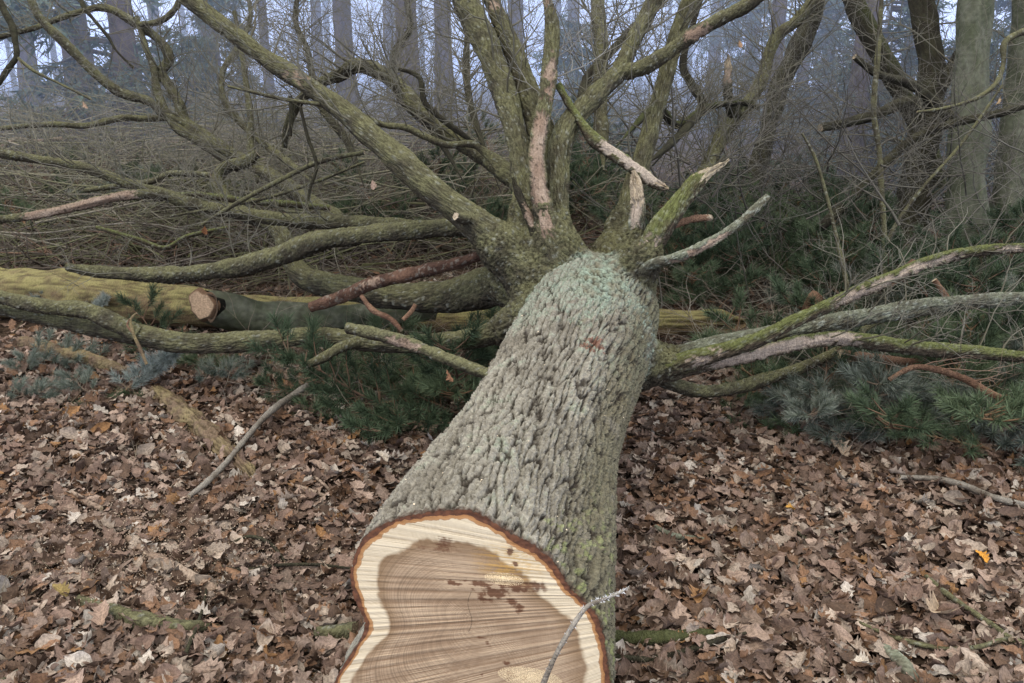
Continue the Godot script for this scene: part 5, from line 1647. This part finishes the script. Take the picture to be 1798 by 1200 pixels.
# ---------- masses of twigs
func build_thickets() -> void:
	var rng := RandomNumberGenerator.new()
	rng.seed = 515
	var g := Geo.new()
	# dead twigs heaped over the slope at the left and behind the oak
	for k in 2100:
		var px := rng.randf_range(-60, 1000)
		var py := rng.randf_range(238, 520)
		var p := on_ground(px, py)
		var dd := depth_of(p)
		if dd > 16.0 or (px > 640 and py > 470):
			continue
		p.y += rng.randf_range(0.0, 0.3) * clampf(dd / 8.0, 0.5, 1.0)
		var w := rng.randf() * TAU
		var d := Vector3(cos(w), rng.randf_range(-0.1, 0.3), sin(w) * 0.6)
		var u := rng.randf()
		var c := Color(0.07, 0.056, 0.044)
		if u < 0.4:
			c = Color(0.1, 0.103, 0.05)
		elif u < 0.5:
			c = Color(0.115, 0.1, 0.085)
		elif u < 0.6:
			c = Color(0.15, 0.092, 0.062)
		twig(g, p, d, rng.randf_range(0.5, 1.7), rng.randf_range(0.003, 0.014), 1 if rng.randf() < 0.85 else 2, rng, 0.2, 0.0, c, c.lerp(Color(0.15, 0.138, 0.12), 0.35), 4)
	for k in 280:
		var p := on_ground(rng.randf_range(-100, 900), rng.randf_range(262, 480))
		if depth_of(p) > 14.0:
			continue
		p.y += rng.randf_range(0.05, 0.75)
		var w := rng.randf_range(-0.6, 0.6) + (PI if rng.randf() < 0.5 else 0.0)
		var c := Color(0.115, 0.115, 0.056).lerp(Color(0.2, 0.18, 0.145), rng.randf())
		twig(g, p, Vector3(cos(w), rng.randf_range(-0.08, 0.2), sin(w) * 0.6), rng.randf_range(1.2, 2.8), rng.randf_range(0.006, 0.013), 2, rng, 0.16, 0.01, c, c.lerp(Color(0.2, 0.19, 0.165), 0.5), 5)
	var o := part(self, "brushwood", g.mesh(mats.twig), "stuff")
	tag(o, "grey brown dead twigs heaped over the slope behind the oak", "")
	# bare undergrowth at the right
	g = Geo.new()
	for k in 470:
		var px := rng.randf_range(1130, 1850)
		var dd := 7.2 + 5.5 * rng.randf() if rng.randf() < 0.8 else 5.2 + 2.0 * rng.randf()
		var b := at(px, 400, dd)
		var p := Vector3(b.x, ground_y(b.x, b.z) + rng.randf_range(0.0, 1.3), b.z)
		var d := Vector3(rng.randf_range(-0.9, 0.9), rng.randf_range(-0.1, 1.0), rng.randf_range(-0.6, 0.6))
		var c := Color(0.045, 0.042, 0.034).lerp(Color(0.1, 0.094, 0.078), rng.randf())
		twig(g, p, d, rng.randf_range(0.6, 1.7), rng.randf_range(0.003, 0.01), 2, rng, 0.32, 0.02, c, c.lerp(Color(0.115, 0.11, 0.1), 0.5), 4)
	o = part(self, "bare_undergrowth", g.mesh(mats.twig), "stuff")
	tag(o, "leafless tangled undergrowth between the right hand trunks", "")
	# twigs low around the boughs
	g = Geo.new()
	for k in 640:
		var px := rng.randf_range(1160, 1800)
		var py := rng.randf_range(520, 800)
		var p := on_ground(px, py)
		if py > 700 and px < 1400:
			continue
		p.y += rng.randf_range(0.02, 0.35)
		var w := rng.randf() * TAU
		var c := Color(0.13, 0.1, 0.075).lerp(Color(0.2, 0.19, 0.16), rng.randf())
		twig(g, p, Vector3(cos(w), rng.randf_range(-0.2, 0.6), sin(w)), rng.randf_range(0.25, 0.7), rng.randf_range(0.0015, 0.004), 1, rng, 0.3, 0.0, c, c * 1.1, 4)
	for k in 260:
		var px := rng.randf_range(420, 880)
		var py := rng.randf_range(470, 720)
		var p := on_ground(px, py)
		p.y += rng.randf_range(0.02, 0.3)
		var w := rng.randf() * TAU
		var c := Color(0.12, 0.085, 0.06).lerp(Color(0.19, 0.17, 0.14), rng.randf())
		twig(g, p, Vector3(cos(w), rng.randf_range(-0.2, 0.6), sin(w)), rng.randf_range(0.2, 0.6), rng.randf_range(0.0015, 0.004), 1, rng, 0.3, 0.0, c, c * 1.1, 4)
	o = part(self, "twig_litter", g.mesh(mats.twig), "stuff")
	tag(o, "thin broken twigs among the cut pine boughs", "")
	# small wiry twigs on the leaves
	g = Geo.new()
	for k in 420:
		var p := on_ground(rng.randf_range(-40, 1840), rng.randf_range(640, 1240), 0.02)
		var w := rng.randf() * TAU
		var c := Color(0.06, 0.045, 0.035).lerp(Color(0.2, 0.17, 0.12), rng.randf())
		twig(g, p, Vector3(cos(w), rng.randf_range(-0.05, 0.25), sin(w)), rng.randf_range(0.06, 0.28), rng.randf_range(0.0008, 0.0022), rng.randi_range(0, 1), rng, 0.25, -0.02, c, c, 4)
	o = part(self, "wiry_twigs", g.mesh(mats.twig), "stuff")
	tag(o, "small wiry twigs scattered on the fallen leaves", "")


# ---------- fallen leaves
func leaf_mesh(sd: int, lobed: bool) -> ArrayMesh:
	var rng := RandomNumberGenerator.new()
	rng.seed = sd
	var g := Geo.new()
	var rows := 16
	var lobes := rng.randf_range(3.6, 5.2)
	var wide := rng.randf_range(0.27, 0.36) if lobed else rng.randf_range(0.26, 0.34)
	var curl := rng.randf_range(-2.4, 3.6)
	var bend := rng.randf_range(-0.9, 1.2)
	var twist := rng.randf_range(-0.7, 0.7)
	var ph := rng.randf_range(0, TAU)
	for i in rows + 1:
		var t := float(i) / rows
		var env := pow(sin(PI * pow(t, 1.25 if lobed else 0.95)), 0.75)
		for j in 7:
			var s := (j - 3) / 3.0
			var side_ph := ph * 0.1 + (0.5 if s > 0.0 else 0.0)
			var w := wide * env
			if lobed:
				w *= 0.82 + 0.24 * sin(TAU * (t * lobes + side_ph)) * smoothstep(0.05, 0.2, t)
			if i == 0 or i == rows:
				w = 0.008
			var x := w * s
			var y := curl * x * x + bend * (t - 0.5) * (t - 0.5) + 0.035 * sin(t * 17.0 + ph + s * 2.0) * absf(s) + twist * x * (t - 0.5)
			y -= 0.02 * (1.0 - absf(s)) * env
			g.v.append(Vector3(x, y, t - 0.5))
			g.c.append(Color.WHITE)
			g.uv.append(Vector2(0.5 + s * 0.5, t))
	for i in rows:
		for j in 6:
			var a := i * 7 + j
			g.ix.append_array(PackedInt32Array([a, a + 1, a + 7, a + 1, a + 8, a + 7]))
	# stalk
	g.smooth_normals()
	g.tube(PackedVector3Array([Vector3(0, bend * 0.25 - 0.02, -0.5), Vector3(0.01, bend * 0.25 - 0.01, -0.62)]), PackedFloat32Array([0.008, 0.006]), 3, Color(0.8, 0.7, 0.6), Color(0.8, 0.7, 0.6))
	return g.mesh(mats.leaf)


func leaf_texture() -> ImageTexture:
	var im := Image.create(64, 128, false, Image.FORMAT_RGB8)
	for y in 128:
		for x in 64:
			var u := x / 63.0 - 0.5
			var v := y / 127.0
			var k := 0.86 + 0.22 * nf.get_noise_2d(u * 5.0, v * 8.0) + 0.14 * nz.get_noise_2d(u * 26.0, v * 40.0)
			var vein := absf(fposmod(v * 7.0 - absf(u) * 3.4, 1.0) - 0.5)
			if vein < 0.07:
				k *= 1.12
			if absf(u) < 0.022:
				k *= 1.25
			k = clampf(k, 0.0, 1.0)
			im.set_pixel(x, y, Color(k, k * 0.985, k * 0.96))
	return ImageTexture.create_from_image(im)


func leaf_tone(rng: RandomNumberGenerator) -> Color:
	var u := rng.randf()
	var c: Color
	if u < 0.3:
		c = Color(0.215, 0.15, 0.122)
	elif u < 0.52:
		c = Color(0.34, 0.258, 0.215)
	elif u < 0.66:
		c = Color(0.43, 0.36, 0.305)
	elif u < 0.78:
		c = Color(0.25, 0.15, 0.095)
	elif u < 0.95:
		c = Color(0.12, 0.078, 0.055)
	elif u < 0.985:
		c = Color(0.5, 0.46, 0.42)
	else:
		c = Color(0.3, 0.17, 0.08)
	return c * rng.randf_range(0.5, 1.1)


func build_leaves() -> void:
	var m := StandardMaterial3D.new()
	m.resource_name = "leaf"
	m.vertex_color_use_as_albedo = true
	m.albedo_texture = leaf_texture()
	m.roughness = 0.7
	m.metallic_specular = 0.3
	m.cull_mode = BaseMaterial3D.CULL_DISABLED
	m.backlight_enabled = true
	m.backlight = Color(0.2, 0.2, 0.2)
	mats["leaf"] = m
	var kinds := []
	for k in 10:
		kinds.append(leaf_mesh(700 + k, k < 8))
	var rng := RandomNumberGenerator.new()
	rng.seed = 4242
	var spots := []
	for q in 10:
		spots.append([])
	for k in 54000:
		# even per square metre in front, thinner far off
		var z := 0.0
		var x := 0.0
		var u := rng.randf()
		if u < 0.62:
			z = -rng.randf_range(1.2, 5.2)
			x = rng.randf_range(-0.75, 0.75) * (-z + 0.6)
		else:
			z = -(5.0 + 9.0 * pow(rng.randf(), 1.3))
			x = rng.randf_range(-0.75, 0.75) * (-z + 0.6)
			if x > 1.2 and z < -7.0 and rng.randf() < 0.5:
				continue
		spots[rng.randi_range(0, 9)].append(Vector2(x, z))
	var root := thing("leaf_litter", "thick litter of brown and tan fallen oak leaves", "", "")
	root.set_meta("kind", "stuff")
	var floor_node: Node3D = get_node("forest_floor")
	var singles := []
	for q in 10:
		var mm := MultiMesh.new()
		mm.transform_format = MultiMesh.TRANSFORM_3D
		mm.use_colors = true
		mm.mesh = kinds[q]
		mm.instance_count = spots[q].size()
		for k in spots[q].size():
			var s: Vector2 = spots[q][k]
			var size := 0.03 + 0.085 * pow(rng.randf(), 1.3)
			var tilt := 0.5 if rng.randf() < 0.65 else 1.1
			var b := Basis.from_euler(Vector3(rng.randf_range(-tilt, tilt), rng.randf() * TAU, rng.randf_range(-tilt, tilt)), EULER_ORDER_YXZ)
			if rng.randf() < 0.35:
				b = b * Basis.from_euler(Vector3(0, 0, PI))
			var p := Vector3(s.x, ground_y(s.x, s.y) + 0.008 + rng.randf() * 0.04, s.y)
			mm.set_instance_transform(k, Transform3D(b * Basis.from_scale(Vector3.ONE * size), p))
			mm.set_instance_color(k, leaf_tone(rng))
		var mi := MultiMeshInstance3D.new()
		mi.name = "leaves"
		mi.multimesh = mm
		mi.material_override = m
		mi.set_meta("kind", "stuff")
		root.add_child(mi, true)
	# the leaves that lie on top in front, each by itself
	var tones := []
	for k in 14:
		var mk: StandardMaterial3D = m.duplicate()
		mk.resource_name = "leaf_tone"
		mk.albedo_color = leaf_tone(rng).linear_to_srgb()
		tones.append(mk)
	var made := 0
	while made < 300:
		var px := rng.randf_range(-10, 1810)
		var py := rng.randf_range(700, 1230)
		var sp := on_ground(px, py)
		if px > 560 + (1200 - py) * 0.35 and px < 1110 and py > 700:
			continue
		if px > 1400 and py < 820:
			continue
		var o := part(floor_node, "oak_leaf", kinds[rng.randi_range(0, 9)])
		o.material_override = tones[rng.randi_range(0, 13)]
		var tilt := 0.35
		var b := Basis.from_euler(Vector3(rng.randf_range(-tilt, tilt), rng.randf() * TAU, rng.randf_range(-tilt, tilt)), EULER_ORDER_YXZ)
		if rng.randf() < 0.35:
			b = b * Basis.from_euler(Vector3(0, 0, PI))
		o.transform = Transform3D(b * Basis.from_scale(Vector3.ONE * rng.randf_range(0.06, 0.098)), sp + Vector3(0, rng.randf_range(0.03, 0.055), 0))
		made += 1
	# a few that stand out
	for r in [[1718, 1005, Color(0.6, 0.3, 0.05), 0.06, 0.5, "orange yellow oak leaf at the right on the litter"], [1384, 918, Color(0.5, 0.28, 0.06), 0.055, 2.0, "orange leaf beside the bent brown stick"], [112, 1066, Color(0.26, 0.2, 0.08), 0.075, 1.2, "curled yellow edged leaf above the mossy branch at lower left"], [186, 1108, Color(0.34, 0.25, 0.2), 0.1, 0.2, "broad smooth brown leaf leaning on the mossy branch"], [672, 824, Color(0.55, 0.5, 0.44), 0.085, 1.0, "pale oak leaf on the litter beside the trunk's left flank"], [1470, 810, Color(0.42, 0.34, 0.27), 0.13, 0.4, "long folded tan leaf near the pine boughs at right"], [1640, 1105, Color(0.36, 0.28, 0.2), 0.16, 2.2, "large crumpled tan leaf above the forked stick"], [1510, 1195, Color(0.52, 0.47, 0.4), 0.08, 1.9, "small pale lobed leaf near the greenish bark piece"]]:
		var o := part(self, "standout_leaf", kinds[3 if r[3] > 0.09 else 1])
		tag(o, r[5], "leaf")
		var mk: StandardMaterial3D = m.duplicate()
		mk.albedo_color = (r[2] as Color).linear_to_srgb()
		o.material_override = mk
		o.transform = Transform3D(Basis.from_euler(Vector3(0.45, r[4], 0.1)) * Basis.from_scale(Vector3.ONE * float(r[3])), on_ground(r[0], r[1]) + Vector3(0, 0.07, 0))
	# dry leaves still hanging on twigs
	for r in [[360, 405, 5.0, Color(0.3, 0.14, 0.07), "rust brown leaf hanging on a twig above the limb curving left"], [150, 185, 6.6, Color(0.5, 0.35, 0.25), "tan leaf caught in the twigs below the young conifer at left"], [790, 660, 3.6, Color(0.36, 0.2, 0.13), "brown curled leaf hanging below the dead branch"], [1752, 178, 5.5, Color(0.45, 0.33, 0.2), "tan leaf on a twig before the beech at the right edge"], [655, 325, 4.8, Color(0.45, 0.33, 0.26), "pale leaf caught beside the big limb"], [1300, 78, 6.2, Color(0.4, 0.26, 0.16), "tan leaf hanging in the bright gap right of the stems"]]:
		var o := part(self, "hanging_leaf", kinds[2])
		tag(o, r[4], "leaf")
		var mk: StandardMaterial3D = m.duplicate()
		mk.albedo_color = (r[3] as Color).linear_to_srgb()
		o.material_override = mk
		o.transform = Transform3D(Basis.from_euler(Vector3(1.1, r[0] * 0.01, 0.4)) * Basis.from_scale(Vector3.ONE * 0.062), at(r[0], r[1], r[2]))
	# crumbs: leaf scraps and sawdust
	var bit := Geo.new()
	bit.tri(Vector3(-0.5, 0, -0.4), Vector3(0.5, 0.1, -0.3), Vector3(0.1, 0.15, 0.6), Color.WHITE, Color.WHITE)
	bit.tri(Vector3(-0.5, 0, -0.4), Vector3(0.1, 0.15, 0.6), Vector3(-0.6, -0.05, 0.3), Color.WHITE, Color.WHITE)
	var bm := bit.mesh(mats.chip)
	var jobs := [["leaf_crumbs", "small torn scraps of leaf between the fallen leaves", 26000, 0], ["sawdust", "pale sawdust chips strewn left of the butt and on the trunk", 14100, 1]]
	for j in jobs:
		var list := []
		for k in j[2]:
			var p: Vector3
			var c: Color
			var size := rng.randf_range(0.004, 0.014)
			if j[3] == 0:
				var z := -rng.randf_range(1.2, 5.6)
				var x := rng.randf_range(-0.75, 0.75) * (-z + 0.6)
				p = Vector3(x, ground_y(x, z) + rng.randf_range(0.01, 0.04), z)
				c = leaf_tone(rng) * 0.9
			elif k < 14000:
				var px := 300 + 340 * (rng.randf() + rng.randf() - 1.0)
				var py := 985 + 120 * (rng.randf() + rng.randf() - 1.0)
				p = on_ground(px, py) + Vector3(0, rng.randf_range(0.03, 0.075), 0)
				c = Color(0.34, 0.265, 0.195) * rng.randf_range(0.6, 1.15)
				size = 0.0012 + 0.0045 * pow(rng.randf(), 3.0)
			else:
				var f := pow(rng.randf(), 1.2) * 0.9
				var w := rng.randf_range(0.15, 2.6)
				p = trunk_point(f, w, f * (AXIS_B - AXIS_A).length())[0]
				p += (p - trunk_ring(f)[0]).normalized() * 0.002
				c = Color(0.62, 0.52, 0.38) * rng.randf_range(0.8, 1.1)
				size = rng.randf_range(0.0015, 0.006)
			list.append([p, c, size])
		var mm := MultiMesh.new()
		mm.transform_format = MultiMesh.TRANSFORM_3D
		mm.use_colors = true
		mm.mesh = bm
		mm.instance_count = list.size()
		for k in list.size():
			var b := Basis.from_euler(Vector3(rng.randf_range(-0.8, 0.8), rng.randf() * TAU, rng.randf_range(-0.8, 0.8)))
			mm.set_instance_transform(k, Transform3D(b * Basis.from_scale(Vector3.ONE * float(list[k][2])), list[k][0]))
			mm.set_instance_color(k, list[k][1])
		var mi := MultiMeshInstance3D.new()
		mi.name = j[0]
		mi.multimesh = mm
		mi.material_override = mats.chip
		add_child(mi)
		tag(mi, j[1], "", "", "stuff")
